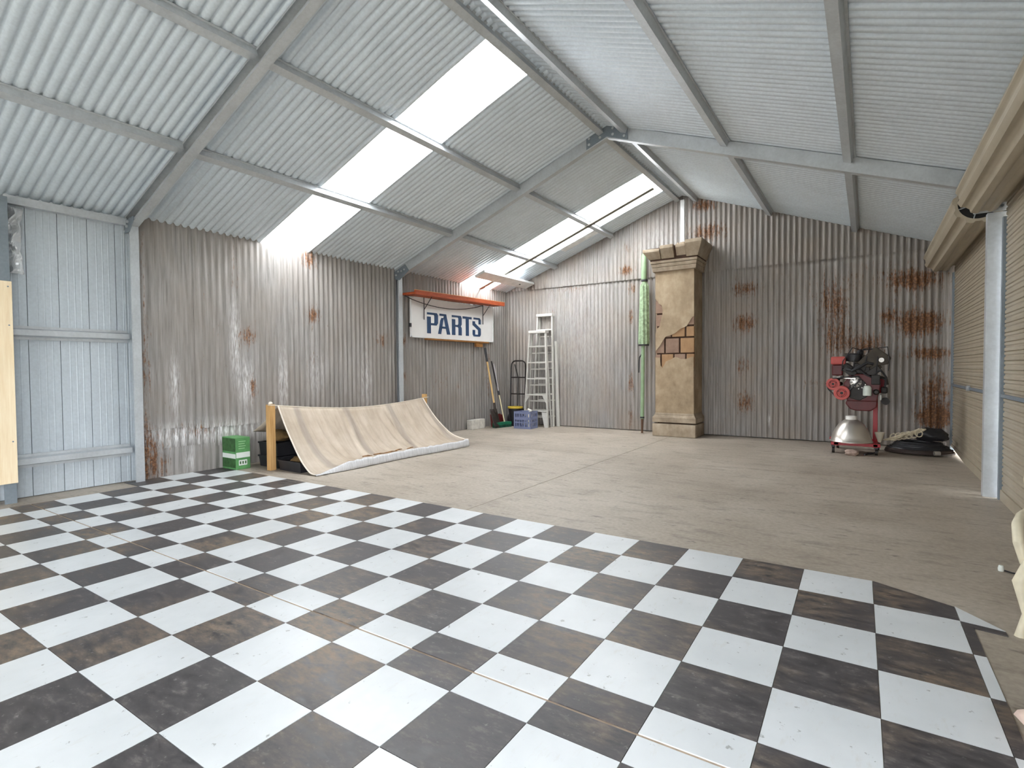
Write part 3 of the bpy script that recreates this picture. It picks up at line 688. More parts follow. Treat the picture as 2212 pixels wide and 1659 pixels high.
# ------------------------------------------------------------------ tools and ladders in the far left corner
M['alu'] = galv('aluminium', (212, 210, 204), .38, .3, .08)
M['handle'] = wood('ash_handle', (196, 160, 104), (224, 192, 140), (30, 30, 3))
M['steel_dark'] = plain('dark_tool_steel', (58, 50, 46), .5, .4, .3)
M['black_paint'] = plain('black_paint', (30, 24, 24), .4)
# shovel leaning on the left wall
sv = thing('shovel', 'long handled shovel with black grip leaning on the left wall', 'shovel', (-5.78, 8.10, 0))
P0, P1 = Vector((-.02, .02, .40)), Vector((-.235, .02, 1.50))
d = (P1-P0)
MB().tube([P0-d*.05, P0+d*.78], .017, 8).build('shaft', M['handle'], sv)
MB().tube([P0+d*.76, P0+d*1.0], .022, 8).build('grip', M['black_plastic'], sv)
MB().tube([P0-d*.10, P0+d*.06], .022, 8).build('socket', M['steel_dark'], sv)
bl = MB().grid(8, 8, lambda a, b: (.075-.10*b+.02*math.cos((a-.5)*PI)-.02, -.10+.22*a*(1 if b > .3 else .75+.25*b/.3)+(.0 if b > .3 else .028*(1-b/.3)), .012+.34*b)); o = bl.build('blade', M['steel_dark'], sv, 'all', fix=False); o.modifiers.new('s', 'SOLIDIFY').thickness = .004
# rake / dark pole
rk = thing('garden_rake', 'dark handled rake leaning between the shovel and the broom', 'rake', (-5.80, 8.44, 0))
MB().tube([(.02, 0, .02), (-.21, -.12, 1.25)], .014, 8).build('shaft', M['black_paint'], rk)
MB().beam((.02, -.16, .03), (.02, .16, .03), .02, .025).build('head', M['steel_dark'], rk, False)
for q in range(9): MB().tube([(.02, -.15+.0375*q, .03), (.035, -.15+.0375*q, .002)], .004, 5).build('tine', M['steel_dark'], rk)
# broom
br = thing('broom', 'broom with green head and pale handle leaning on the left wall', 'broom', (-5.735, 8.27, 0))
rz = Matrix.Rotation(R(-14), 3, 'Z')
B((-.05, -.20, .045), (.05, .20, .10), rz, (0, 0, 0)).build('head', plain('green_plastic', (30, 104, 74), .45), br, False, .006)
bs = MB()
for q in range(10):
    for w in range(3):
        c0 = rz @ Vector((-.036+.036*w, -.18+.04*q, .05)); bs.box((c0.x-.016, c0.y-.018, .001), (c0.x+.016, c0.y+.018, .05))
bs.build('bristles', plain('dark_green_bristle', (24, 74, 56), .9), br, False)
MB().tube([(.0, .08, .09), (-.14, .10, .62)], .012, 8).build('lower_handle', plain('cream_handle', (226, 214, 178), .5), br)
MB().tube([(-.14, .10, .62), (-.262, .11, 1.20)], .012, 8).build('upper_handle', plain('grey_handle', (178, 172, 176), .4), br)
MB().tube([(-.135, .10, .60), (-.155, .10, .68)], .017, 8).build('collar', M['black_plastic'], br)
# red dustpan blade standing behind the broom head
dp = thing('dustpan', 'dark red dustpan standing behind the broom head', 'dustpan', (-5.90, 8.33, 0), R(-14))
B((-.012, -.13, 0), (.0, .13, .24), Matrix.Rotation(R(-8), 3, 'Y'), (0, 0, 0)).build('pan', plain('dark_red_plastic', (110, 42, 40), .5), dp, False, .003)
for s in (-1, 1): B((0, s*.13-.006, 0), (.05, s*.13+.006, .22), Matrix.Rotation(R(-8), 3, 'Y'), (0, 0, 0)).build('side_wall', plain('dark_red_plastic', (110, 42, 40), .5), dp, False)
# white block against the wall
bw = thing('foam_block', 'dirty white block standing against the wall by the shovel', 'block', (-5.985, 7.80, 0))
B((-.07, -.20, .0), (.05, .20, .175)).build('block', plain('dirty_white', (204, 200, 192), .7, 0, .2, 14), bw, False, .008)
# black bucket with a yellow rim
bu = thing('bucket', 'black bucket with yellow rim in front of the hand trolley', 'bucket', (-5.66, 8.615, 0))
MB().lathe([(.10, 0), (.135, .34), (.125, .34), (.09, .012)], (0, 0, 0), 24, cap=False).build('body', M['black_plastic'], bu)
MB().lathe([(.09, .01), (.0, .012)], (0, 0, 0), 24, cap=False).build('base', M['black_plastic'], bu)
MB().lathe([(.136, .335), (.150, .345), (.150, .37), (.124, .375), (.124, .335)], (0, 0, 0), 24, cap=False).build('rim', plain('yellow_plastic', (206, 176, 62), .5), bu)
# hand trolley
ht = thing('hand_trolley', 'black two wheeled hand trolley leaning in the corner', 'hand trolley', (-5.80, 8.875, 0))
hw = .17
def lean(x, z): return (x, .01+.07*z/1.27, z)
arc = [lean(-hw, .08), lean(-hw, 1.12)]+[lean(-hw+.10*(1-math.cos(t)), 1.16+.10*math.sin(t)) for t in (.4, .8, 1.2, 1.57)]+[lean(hw-.10*(1-math.cos(t)), 1.16+.10*math.sin(t)) for t in (1.57, 1.2, .8, .4)]+[lean(hw, 1.12), lean(hw, .08)]
MB().tube(arc, .013, 8).build('frame', M['black_paint'], ht)
for z in (.93, .60, .30): MB().tube([lean(-hw, z), lean(hw, z)], .011, 8).build('crossbar', M['black_paint'], ht)
MB().tube([lean(0, .10), lean(0, .93)], .011, 8).build('centre_bar', M['black_paint'], ht)
MB().tube([lean(-.09, 1.19), lean(0, .93)], .010, 8).build('diagonal_bar', M['black_paint'], ht)
B((-.18, -.10, .0), (.18, .03, .008)).build('toe_plate', M['black_paint'], ht, False)
for s in (-1, 1):
    w = MB().lathe([(.03, -.025), (.10, -.022), (.105, 0), (.10, .022), (.03, .025)], (s*.15, .02, .106), 20, (1, 0, 0)).build('wheel', M['black_plastic'], ht)
    MB().lathe([(.035, -.028), (.035, .028)], (s*.15, .02, .106), 12, (1, 0, 0)).build('hub', M['galv'], w)
# milk crate
M['crate'] = plain('blue_grey_plastic', (118, 126, 158), .5, 0, .08)
mc = thing('milk_crate', 'blue plastic milk crate with slotted sides beside the ladders', 'crate', (-5.26, 8.355, 0), R(3))
cw, cdp, ch = .335, .285, .315
def side_panel(name, L, fn):
    mb = MB()
    for z0_, z1_ in ((0, .04), (.105, .125), (.165, .215), (.275, ch)): mb.prism([(0, z0_), (L, z0_), (L, z1_), (0, z1_)], 0, .012, fn)
    n = 6
    for q in range(n+1):
        c0 = L*q/n; mb.prism([(max(0, c0-.008), 0), (min(L, c0+.008), 0), (min(L, c0+.008), ch), (max(0, c0-.008), ch)], .001, .011, fn)
    return mb.build(name, M['crate'], mc, False)
side_panel('side', cw, lambda u, v, w: (-cw/2+u, -cdp/2+w, v)); side_panel('side', cw, lambda u, v, w: (-cw/2+u, cdp/2-w, v))
side_panel('side', cdp, lambda u, v, w: (-cw/2+w, -cdp/2+u, v)); side_panel('side', cdp, lambda u, v, w: (cw/2-w, -cdp/2+u, v))
B((-cw/2+.01, -cdp/2+.01, .005), (cw/2-.01, cdp/2-.01, .02)).build('base', M['crate'], mc, False)
for sx in (-1, 1):
    for sy in (-1, 1): B((sx*(cw/2-.008)-.012, sy*(cdp/2-.008)-.012, 0), (sx*(cw/2-.008)+.012, sy*(cdp/2-.008)+.012, ch+.003)).build('corner_post', M['crate'], mc, False, .003)
bt = thing('spray_bottle', 'white plastic bottle poking out of the blue crate', 'bottle', (-5.20, 8.40, .021))
MB().lathe([(.04, 0), (.042, .05), (.042, .22), (.018, .28), (.016, .30)], (0, 0, 0), 16).build('body', plain('white_plastic', (232, 228, 216), .4), bt)
MB().tube([(-.03, -.03, .335), (0, 0, .31), (.045, .0, .30)], .018, 8).build('trigger_head', plain('white_plastic_head', (238, 236, 226), .4), bt)
# step ladders
def step_ladder(loc, h, wt, wb, nstep, label, rz=0, depth=.11, gusset=True):
    t = thing('step_ladder', label, 'ladder', loc, rz)
    def hx(z): return (wb+(wt-wb)*z/h)/2
    fy = lambda z: -.02+.10*z/h
    for s in (-1, 1):
        MB().beam((s*hx(0), fy(0), 0), (s*hx(h), fy(h), h-.03), .024, .05, (0, 1, 0)).build('front_rail', M['alu'], t, False)
        MB().beam((s*(hx(0)-.01), fy(0)+.17, 0), (s*(hx(h)-.02), fy(h)+.05, h-.06), .02, .032, (0, 1, 0)).build('rear_rail', M['alu'], t, False)
    for q in range(1, nstep+1):
        z = h*q/(nstep+1)
        B((-hx(z)+.01, fy(z)-.035, z-.012), (hx(z)-.01, fy(z)+.055, z+.012)).build('step', M['alu'], t, False, .003)
        B((-hx(z)+.02, fy(z)+.12-.06*z/h, z-.135), (hx(z)-.02, fy(z)+.14-.06*z/h, z-.11)).build('rear_brace', M['alu'], t, False)
    B((-wt/2-.015, fy(h)-.045, h-.05), (wt/2+.015, fy(h)+.10, h)).build('top_cap', M['alu'], t, False, .006)
    if gusset:
        for s in (-1, 1):
            z1_ = h/(nstep+1)
            MB().prism([(hx(0)-.01, .0), (hx(.02)-.055, .0), (hx(z1_)-.11, z1_-.02), (hx(z1_)-.01, z1_-.02)], -.03, -.018, lambda u, v, w: (s*u, fy(v)+w, v)).build('foot_gusset', M['alu'], t, False)
            MB().prism([(hx(2*z1_)-.01, 2*z1_-.012), (hx(2*z1_)-.09, 2*z1_-.012), (hx(1.7*z1_)-.02, 1.55*z1_), (hx(1.6*z1_)-.01, 1.5*z1_)], -.03, -.018, lambda u, v, w: (s*u, fy(v)+w, v)).build('knee_gusset', M['alu'], t, False)
    return t
step_ladder((-5.19, 8.615, 0), 1.82, .33, .50, 5, 'shorter aluminium step ladder in front, beside the milk crate', R(4))
step_ladder((-5.17, 8.855, 0), 2.15, .31, .44, 6, 'taller aluminium step ladder standing behind the shorter one', R(2), gusset=False)
lr = thing('ladder_rail', 'slim aluminium rail leaning on the wall right of the ladders', 'rail', (-4.90, 8.935, 0))
MB().beam((.0, 0, .0), (-.065, .04, 1.62), .045, .022, (0, 1, 0)).build('rail', M['alu'], lr, False)
MB().beam((.03, .01, .0), (-.045, .045, 1.60), .012, .03, (0, 1, 0)).build('edge_strip', M['alu'], lr, False)

# ------------------------------------------------------------------ folded green umbrella
um = thing('garden_umbrella', 'folded green garden umbrella leaning upright beside the stone pillar', 'umbrella', (-3.16, 8.70, 0))
M['umb'] = plain('green_canvas', (142, 162, 130), .8, 0, .4, 22); M['umb_pole'] = plain('green_pole', (138, 162, 128), .45, 0, .15, 6)
ax0 = Vector((0, 0, .0)); ax1 = Vector((-.04, .215, 3.08))
def ua(z, dx=0, dy=0): return ax0.lerp(ax1, z/3.08)+Vector((dx, dy, 0))
MB().tube([ua(.0), ua(.26)], [.016, .024], 10).build('spike', plain('rusty_brown_tip', (92, 66, 48), .7), um)
MB().tube([ua(.24), ua(2.62)], .031, 12).build('pole', M['umb_pole'], um)
MB().tube([ua(2.58), ua(2.62), ua(3.02), ua(3.06)], [.03, .047, .043, .02], 12).build('top_sleeve', M['umb_pole'], um)
MB().tube([ua(.25), ua(.275)], .035, 12).build('ferrule', M['black_plastic'], um)
cn = MB(); nz, na = 24, 40
def cfn2(a, b):
    z = 1.50+1.08*b; r = (.084-.016*b)*(1+.14*math.sin(a*2*PI*8+b*2))
    if b > .93: r *= 1-.7*(b-.93)/.07
    p = ua(z); return (p.x+.012+r*math.cos(a*2*PI), p.y+r*math.sin(a*2*PI), p.z)
cn.grid(na, nz, cfn2); cn.build('canopy', M['umb'], um, 'all')
MB().lathe([(.060, 1.475), (.090, 1.475), (.090, 1.50), (.060, 1.50)], ua(0)+Vector((-.008, .105, 0)), 20).build('canopy_band', M['black_plastic'], um)
MB().lathe([(.03, 2.575), (.054, 2.575), (.054, 2.60), (.03, 2.60)], ua(0)+Vector((-.022, .18, 0)), 16).build('top_band', M['black_plastic'], um)
MB().tube([ua(1.33, -.02, -.01), ua(1.28, -.055, -.02), ua(1.20, -.06, -.02), ua(1.02, -.062, -.02)], .012, 8).build('crank_handle', M['black_plastic'], um)

# ------------------------------------------------------------------ stone pillar prop
def stone(name, c1, c2, c3):
    k = N(name); a = k.noise(k.pos(), 3.0, 6, .65); b = k.noise(k.pos((1, 1, .4)), 16, 5, .65)
    col = k.ramp(a, [(.28, lin(c1)), (.5, lin(c2)), (.72, lin(c3))])
    k.color(k.mix(.25, col, k.ramp(b, [(.3, lin(c1)), (.7, lin(c3))]))); k.set(.85, 0, .2); k.bump(b, .35, .008); return k.m
M['plaster'] = stone('aged_plaster', (134, 116, 94), (168, 148, 122), (192, 174, 148))
M['stone'] = stone('grey_brown_stone', (122, 108, 92), (166, 150, 130), (192, 178, 158))
M['brick'] = stone('tan_brick', (128, 96, 68), (166, 132, 100), (182, 148, 112))
M['brick_mauve'] = stone('mauve_brick', (118, 94, 80), (148, 122, 106), (164, 140, 122))
M['mortar'] = plain('dark_mortar', (66, 46, 34), .95, 0, .3, 12)
pl = thing('stone_pillar', 'tall crumbling plaster and brick pillar with broken cornice against the back wall', 'pillar', (-2.555, 8.735, 0))
hx, hy = .305, .245       # half sizes of the shaft
B((-.345, -hy-.045, 0), (.345, hy, .205)).build('plinth', M['stone'], pl, True, .022)
mo = MB(); 
for z0_, z1_, e0, e1 in ((.225, .30, .040, .040), (.30, .345, .040, .012), (.345, .375, .012, .004)):
    o8 = len(mo.v)
    for z, e in ((z0_, e0), (z1_, e1)): mo.v += [(-hx-e, -hy-e, z), (hx+e, -hy-e, z), (hx+e, hy, z), (-hx-e, hy, z)]
    mo.f += [(o8+3, o8+2, o8+1, o8), (o8+4, o8+5, o8+6, o8+7)]+[(o8+k, o8+(k+1) % 4, o8+4+(k+1) % 4, o8+4+k) for k in range(4)]
mo.build('base_moulding', M['stone'], pl, False, .006)
B((-hx+.03, -hy+.03, .2), (hx-.03, hy-.005, .23)).build('base_gap', M['mortar'], pl, False)
B((-hx+.02, -hy+.022, .37), (hx-.02, hy-.005, 2.66)).build('core', M['mortar'], pl, False)
def jag(pts, n=5, amp=.012, seed=0):
    out = []
    for a, b in zip(pts[:-1], pts[1:]):
        for q in range(n):
            t = q/n; x = a[0]+(b[0]-a[0])*t; z = a[1]+(b[1]-a[1])*t
            out.append((x+amp*mnoise.noise(Vector((x*9+seed, z*9, 1))), z+amp*mnoise.noise(Vector((x*9, z*9+seed, 5)))))
    out.append(pts[-1]); return out
ff = lambda u, v, w: (u, -hy+w, v)
# upper plaster skin (front) with diagonal broken lower edge and a notch at the left
up = [(hx, 2.66), (-hx, 2.66), (-hx, 2.20)]+jag([(-hx, 2.20), (-.255, 2.13), (-.20, 2.10), (-.185, 2.02), (-.21, 1.90), (-.225, 1.78), (-.29, 1.72), (-hx, 1.66)], 4, .012, 1)+jag([(-hx, 1.37), (-.22, 1.47), (-.14, 1.60), (.02, 1.645), (.10, 1.72), (.20, 1.76), (.26, 1.86), (hx, 1.90)], 4, .014, 3)
MB().prism(up, 0, .03, ff).build('upper_plaster', M['plaster'], pl, False, 0)
lowp = [(-hx, .37), (hx, .37)]+jag([(hx, 1.27), (.20, 1.245), (.10, 1.235), (.02, 1.275), (-.06, 1.23), (-.14, 1.20), (-.19, 1.10), (-.22, 1.13), (-.23, 1.26), (-hx, 1.27)], 4, .010, 8)
MB().prism(lowp, 0, .03, ff).build('lower_plaster', M['plaster'], pl, False, 0)
fs_ = lambda u, v, w: (hx-w, u, v)
MB().prism([(-hy+.03, 1.95), (-hy+.06, 1.75), (-hy+.10, 1.55), (-hy+.13, 1.60), (-hy+.12, 1.9), (-hy+.16, 2.1), (hy, 2.1), (hy, 2.66), (-hy+.03, 2.66)], 0, .02, fs_).build('side_plaster', M['plaster'], pl, False)
MB().prism([(-hy+.03, .37), (hy, .37), (hy, 2.1), (-hy+.16, 2.1), (-hy+.14, 1.6), (-hy+.10, 1.2), (-hy+.08, 1.0), (-hy+.03, .9)], 0, .02, fs_).build('side_plaster', M['plaster'], pl, False)
MB().prism([(-hy+.03, .37), (hy, .37), (hy, 2.66), (-hy+.03, 2.66)], 0, .02, lambda u, v, w: (-hx+w, u, v)).build('side_plaster', M['plaster'], pl, False)
rows = [(1.10, 1.315, [(-hx, -.225), (-.205, -.02), (0.0, .17), (.19, hx)]), (1.335, 1.565, [(-hx, -.165), (-.14, .07), (.095, hx)]), (1.59, 1.745, [(-.28, -.06), (-.04, .16), (.185, hx)]), (1.77, 1.95, [(-.30, -.18), (-.02, .12), (.14, hx)]), (1.975, 2.18, [(-hx, -.17)]), (1.62, 1.74, [])]
for ri, (z0_, z1_, xs) in enumerate(rows):
    for bi, (x0, x1) in enumerate(xs): B((x0, -hy+.010, z0_), (x1, -hy+.05, z1_)).build('brick', M['brick_mauve'] if (x1 < -.15 or (ri+bi) % 3 == 2) else M['brick'], pl, False, .007)
# capital: fillets and flaring cornice in broken blocks
def ringbox(name, z0_, z1_, e0, e1, mat, bev=.006, x0=None, x1=None):
    mb = MB(); a0, a1 = (-hx-e0 if x0 is None else x0), (hx+e0 if x1 is None else x1); b0, b1 = (-hx-e1 if x0 is None else x0), (hx+e1 if x1 is None else x1)
    mb.v = [(a0, -hy-e0, z0_), (a1, -hy-e0, z0_), (a1, hy, z0_), (a0, hy, z0_), (b0, -hy-e1, z1_), (b1, -hy-e1, z1_), (b1, hy, z1_), (b0, hy, z1_)]
    mb.f = [(3, 2, 1, 0), (4, 5, 6, 7)]+[(k, (k+1) % 4, 4+(k+1) % 4, 4+k) for k in range(4)]
    return mb.build(name, mat, pl, False, bev)
ringbox('capital_fillet', 2.635, 2.70, .035, .045, M['stone']); ringbox('capital_fillet', 2.705, 2.755, .045, .055, M['stone']); ringbox('capital_fillet', 2.76, 2.80, .06, .07, M['stone'])
ringbox('cornice_core', 2.80, 3.0, .06, .10, M['mortar'], 0)
rc = random.Random(3)
for (xa, xb, za, zb, ea, eb_) in ((-.46, -.19, 2.825, 2.985, .075, .165), (-.185, .02, 2.825, 3.02, .075, .165), (.05, .20, 2.83, 3.02, .06, .13), (.205, .46, 2.82, 3.06, .075, .17)):
    mb = MB(); lo0 = max(xa, -hx-ea); lo1 = min(xb, hx+ea)
    mb.v = [(lo0, -hy-ea, za), (lo1, -hy-ea, za), (lo1, hy, za), (lo0, hy, za), (xa, -hy-eb_, zb-.05), (xb, -hy-eb_, zb-.05), (xb, hy, zb-.05), (xa, hy, zb-.05), (xa, -hy-eb_, zb), (xb, -hy-eb_, zb+rc.uniform(-.02, .02)), (xb, hy, zb), (xa, hy, zb)]
    mb.f = [(3, 2, 1, 0), (8, 9, 10, 11)]+[(k, (k+1) % 4, 4+(k+1) % 4, 4+k) for k in range(4)]+[(4+k, 4+(k+1) % 4, 8+(k+1) % 4, 8+k) for k in range(4)]
    mb.build('cornice_block', M['stone'], pl, False, .008)
for q in range(9):
    x = .08+.04*q; e = .05*rc.random()
    me_ = MB(); r_ = .025+.02*rc.random()
    me_.lathe([(0, 0), (r_, .01), (r_*.8, .03+.02*rc.random()), (0, .05)], (x, -hy-.09+e, 3.0+.01*rc.random()), 6, (rc.uniform(-.4, .4), rc.uniform(-.4, .4), 1), cap=False)
    me_.build('rubble_chip', M['stone'], pl, False)

# ------------------------------------------------------------------ engine on its stand
M['eng_red'] = plain('engine_red', (88, 18, 20), .45, 0, .2, 8); M['eng_pink'] = plain('faded_red_paint', (190, 82, 76), .5, 0, .12, 8); M['stand_red'] = plain('stand_red', (168, 20, 34), .35, 0, .08)
M['eng_dark'] = plain('oily_iron', (40, 36, 34), .5, .3, .3, 10); M['eng_grime'] = plain('grimy_brown', (62, 54, 44), .6, .1, .35, 9); M['chrome'] = plain('bare_alloy', (190, 186, 180), .3, .6, .1)
es = thing('engine_stand', 'red steel engine stand on castors holding the engine', 'engine stand', (-.02, 8.30, 0))
B((.085, .02, .10), (.135, .08, .92)).build('upright', M['stand_red'], es, False, .004)
B((-.40, .10, .10), (.17, .16, .145)).build('cross_leg', M['stand_red'], es, False, .004)
B((-.33, -.40, .10), (-.275, .12, .145), None).build('side_leg', M['stand_red'], es, False, .004)
B((.085, -.40, .10), (.135, .12, .145), None).build('side_leg', M['stand_red'], es, False, .004)
B((-.36, -.40, .105), (.16, -.345, .143), None).build('front_leg', M['stand_red'], es, False, .004)
MB().tube([(.11, .02, .86), (.11, -.10, .86)], .045, 16).build('swivel_tube', M['stand_red'], es)
MB().lathe([(.11, -.012), (.11, .012)], (.11, -.10, .86), 20, (0, 1, 0)).build('head_plate', M['stand_red'], es)
for x_, y_ in ((-.335, -.36), (-.305, .12), (.12, -.36), (.145, .13)):
    cs = B((x_-.02, y_-.02, .078), (x_+.02, y_+.02, .101)).build('castor', M['black_plastic'], es, False)
    MB().lathe([(.012, -.014), (.037, -.014), (.037, .014), (.012, .014)], (x_, y_+.012, .0375), 16, (1, 0, 0)).build('wheel', M['eng_dark'], cs)
en = thing('engine', 'old red car engine with pulleys mounted on the engine stand', 'engine', (-.06, 8.06, .545))
# local: x right, y away from the camera, z up
MB().prism([(-.15, .12), (.16, .12), (.20, .34), (.13, .46), (-.12, .46), (-.19, .34)], -.16, .115, lambda u, v, w: (u, w, v)).build('engine_block', M['eng_red'], en, False, .012)
MB().prism([(-.12, 0.02), (-.06, .0), (.10, .0), (.16, .05), (.17, .14), (-.15, .14), (-.17, .09)], -.14, .11, lambda u, v, w: (u, w, v)).build('oil_pan', M['eng_red'], en, False, .014)
for s in (-1, 1):
    rt = Matrix.Rotation(R(-38*s), 3, 'Y')
    B((s*.15-.075, -.16, .46), (s*.15+.075, .11, .54), rt, (s*.15, 0, .46)).build('cylinder_head', M['eng_dark'], en, False, .008)
    B((s*.185-.055, -.15, .50), (s*.185+.055, .10, .585), rt, (s*.17, 0, .48)).build('valve_cover', M['eng_grime'] if s > 0 else M['eng_dark'], en, False, .02)
    for q in range(4): MB().tube([(s*.19, -.13+.07*q, .42), (s*.25, -.13+.07*q, .40), (s*.26, -.12+.07*q, .33)], .017, 8).build('exhaust_port', M['eng_dark'], en)
B((-.09, -.13, .46), (.09, .09, .60)).build('intake_manifold', M['eng_dark'], en, False, .015)
MB().lathe([(.0, .0), (.075, .0), (.08, .02), (.08, .08), (.05, .10), (0, .10)], (-.08, -.08, .62), 20).build('carburettor', M['black_plastic'], en)
MB().prism([(-.05, .60), (.14, .80), (.30, .66), (.27, .58), (.05, .54)], -.15, -.02, lambda u, v, w: (u, w, v)).build('air_duct', M['eng_grime'], en, False, .012)
B((-.20, -.06, .60), (.20, .10, .70), Matrix.Rotation(R(8), 3, 'Y'), (0, 0, .65)).build('rocker_tray', M['eng_grime'], en, False, .02)
MB().lathe([(.0, 0), (.035, 0), (.04, .05), (.025, .07), (0, .075)], (-.02, .02, .69), 14).build('distributor_cap', M['black_plastic'], en)
for q in range(5): MB().tube([(-.02+.02*math.cos(q), .02+.02*math.sin(q), .755), (-.10+.09*q, -.10, .79-.02*(q % 2)), (-.20+.12*q, -.17, .62), (-.21+.12*q, -.16, .50)], .006, 6).build('ignition_lead', M['black_plastic'], en)
MB().tube([(-.205+.08*math.cos(t), -.238, .225+.08*math.sin(t)) for t in (-2.6, -2.0, -1.4, -.8, -.2, .4)]+[(.0, -.24, .40), (-.03, -.24, .43), (-.08, -.24, .43), (-.26, -.225, .41), (-.33, -.21, .40), (-.375, -.21, .34), (-.35, -.215, .27)], .009, 6, closed=True).build('fan_belt', M['black_plastic'], en)
MB().lathe([(.0, 0), (.028, 0), (.028, .02), (.02, .02)], (.20, -.16, .63), 14, (0, -1, 0), cap=False).build('cap', M['chrome'], en)
B((-.33, -.16, .58), (-.17, .02, .68)).build('front_cover', M['eng_pink'], en, False, .02)
B((-.32, -.13, .44), (-.20, .05, .58)).build('pump_housing', M['eng_red'], en, False, .015)
def pulley(cx, cy3, cz, r, mat):
    p = MB().lathe([(r*.92, 0), (r, .01), (r*.82, .02), (r, .032), (r*.94, .042), (r*.62, .042), (r*.55, .026), (r*.42, .026), (r*.36, .045), (r*.20, .045), (r*.18, .03)], (cx, cy3, cz), 28, (0, -1, 0), cap=False).build('pulley', mat, en)
    MB().lathe([(r*.92, .002), (.0, .003)], (cx, cy3, cz), 28, (0, -1, 0), cap=False).build('web', mat, p)
    for k2 in range(3):
        t = k2*2*PI/3+.5; MB().lathe([(r*.09, .028), (r*.09, .045), (0, .045)], (cx+r*.5*math.cos(t), cy3, cz+r*.5*math.sin(t)), 8, (0, -1, 0), cap=False).build('spoke_boss', M['eng_red'], p)
    MB().lathe([(r*.2, .03), (0, .03)], (cx, cy3, cz), 12, (0, -1, 0), cap=False).build('bore', M['eng_dark'], p)
MB().prism([(-.12, .16), (-.02, .13), (.06, .18), (.05, .34), (-.02, .42), (-.10, .38), (-.14, .28)], -.185, -.155, lambda u, v, w: (u, w, v)).build('timing_cover', M['eng_dark'], en, False, .008)
B((.10, -.19, .33), (.19, -.15, .45)).build('ignition_coil_box', M['eng_dark'], en, False, .01)
MB().lathe([(.0, 0), (.03, 0), (.035, .03), (.02, .05), (0, .05)], (.15, -.155, .24), 14, (0, -1, 0)).build('fuel_pump', M['eng_dark'], en)
for q in range(7): MB().lathe([(.008, 0), (.008, .012), (0, .012)], (-.13+.045*q, -.141, .128), 6, (0, -1, 0), cap=False).build('pan_bolt', M['eng_dark'], en, False)
for q in range(5): MB().lathe([(.007, 0), (.007, .01), (0, .01)], (-.10+.035*q, -.186, .30+.03*math.sin(q*2)), 6, (0, -1, 0), cap=False).build('cover_bolt', M['chrome'], en, False)
MB().tube([(-.16, -.16, .52), (-.10, -.20, .50), (-.02, -.20, .55), (.06, -.17, .60), (.12, -.16, .58)], .018, 8).build('radiator_hose', M['black_plastic'], en)
pulley(-.205, -.215, .225, .088, M['eng_pink']); pulley(-.30, -.18, .335, .078, M['eng_pink'])
MB().tube([(-.205, -.215, .225), (-.205, -.10, .225)], .03, 12).build('crank_snout', M['eng_dark'], en)
MB().tube([(-.30, -.18, .335), (-.22, -.05, .335)], .025, 12).build('pump_shaft', M['eng_dark'], en)
al = MB().lathe([(.03, 0), (.062, .008), (.068, .03), (.068, .10), (.05, .12), (.0, .12)], (-.06, -.20, .36), 22, (0, 1, 0)).build('alternator', M['chrome'], en)
for q in range(8): MB().beam((-.06+.03*math.cos(q*PI/4), -.202, .36+.03*math.sin(q*PI/4)), (-.06+.06*math.cos(q*PI/4), -.202, .36+.06*math.sin(q*PI/4)), .01, .008, (0, 1, 0)).build('vent_rib', M['eng_dark'], al, False)
MB().beam((-.26, -.185, .42), (-.06, -.20, .40), .012, .035, (0, 1, 0)).build('alternator_bracket', M['chrome'], en, False)
MB().lathe([(.0, 0), (.044, 0), (.046, .01), (.046, .09), (.034, .118), (.014, .125), (0, .125)], (.06, -.205, .195), 22).build('oil_filter', plain('white_filter_can', (214, 222, 214), .4), en)
MB().tube([(.12, -.14, .48), (.20, -.17, .50), (.25, -.14, .42), (.24, -.12, .30)], .012, 8).build('hose', M['black_plastic'], en)
MB().tube([(-.02, -.17, .52), (.03, -.20, .46), (.10, -.18, .42), (.16, -.17, .46)], .010, 8).build('hose', M['black_plastic'], en)
B((.20, -.10, .22), (.27, .02, .30)).build('starter_motor', M['eng_dark'], en, False, .02)
MB().lathe([(.045, 0), (.045, .12)], (.25, -.02, .12), 16, (0, 1, 0)).build('motor_can', M['eng_dark'], en)
B((.19, -.12, .14), (.205, -.10, .20)).build('tag', M['label_white'], en, False)
# lamp shade dome on the stand legs
ds = thing('lamp_shade', 'spun aluminium dome lamp shade resting on the engine stand legs', 'lamp shade', (-.165, 8.02, .15))
k = N('spun_aluminium'); k.color(lin((206, 200, 192))); k.set(.34, .8); M['spun'] = k.m
MB().lathe([(.236, 0), (.236, .008), (.226, .012), (.215, .06), (.185, .14), (.14, .215), (.085, .265), (.06, .28)], (0, 0, 0), 48, cap=False).build('dome', M['spun'], ds, 'all', fix=False)
MB().lathe([(.062, .275), (.062, .32), (.045, .325), (0, .325)], (0, 0, 0), 24, cap=False).build('collar', plain('white_enamel', (238, 236, 230), .3), ds)
# small cream funnel
fu = thing('paper_cone', 'small cream cone shaped scoop right of the dome shade', 'scoop', (.135, 8.10, .146))
MB().lathe([(.012, 0), (.02, .01), (.055, .125), (.052, .125), (.016, .012)], (0, 0, 0), 18, cap=False).build('cone', plain('cream_card', (206, 196, 176), .7), fu)
lump('cotton_rag', .075, .06, .045, (-.15, 7.80, .0), plain('pinkish_rag', (168, 146, 134), .9, 0, .3, 20), 'crumpled pinkish rag on the floor in front of the dome shade', 'rag', 14)
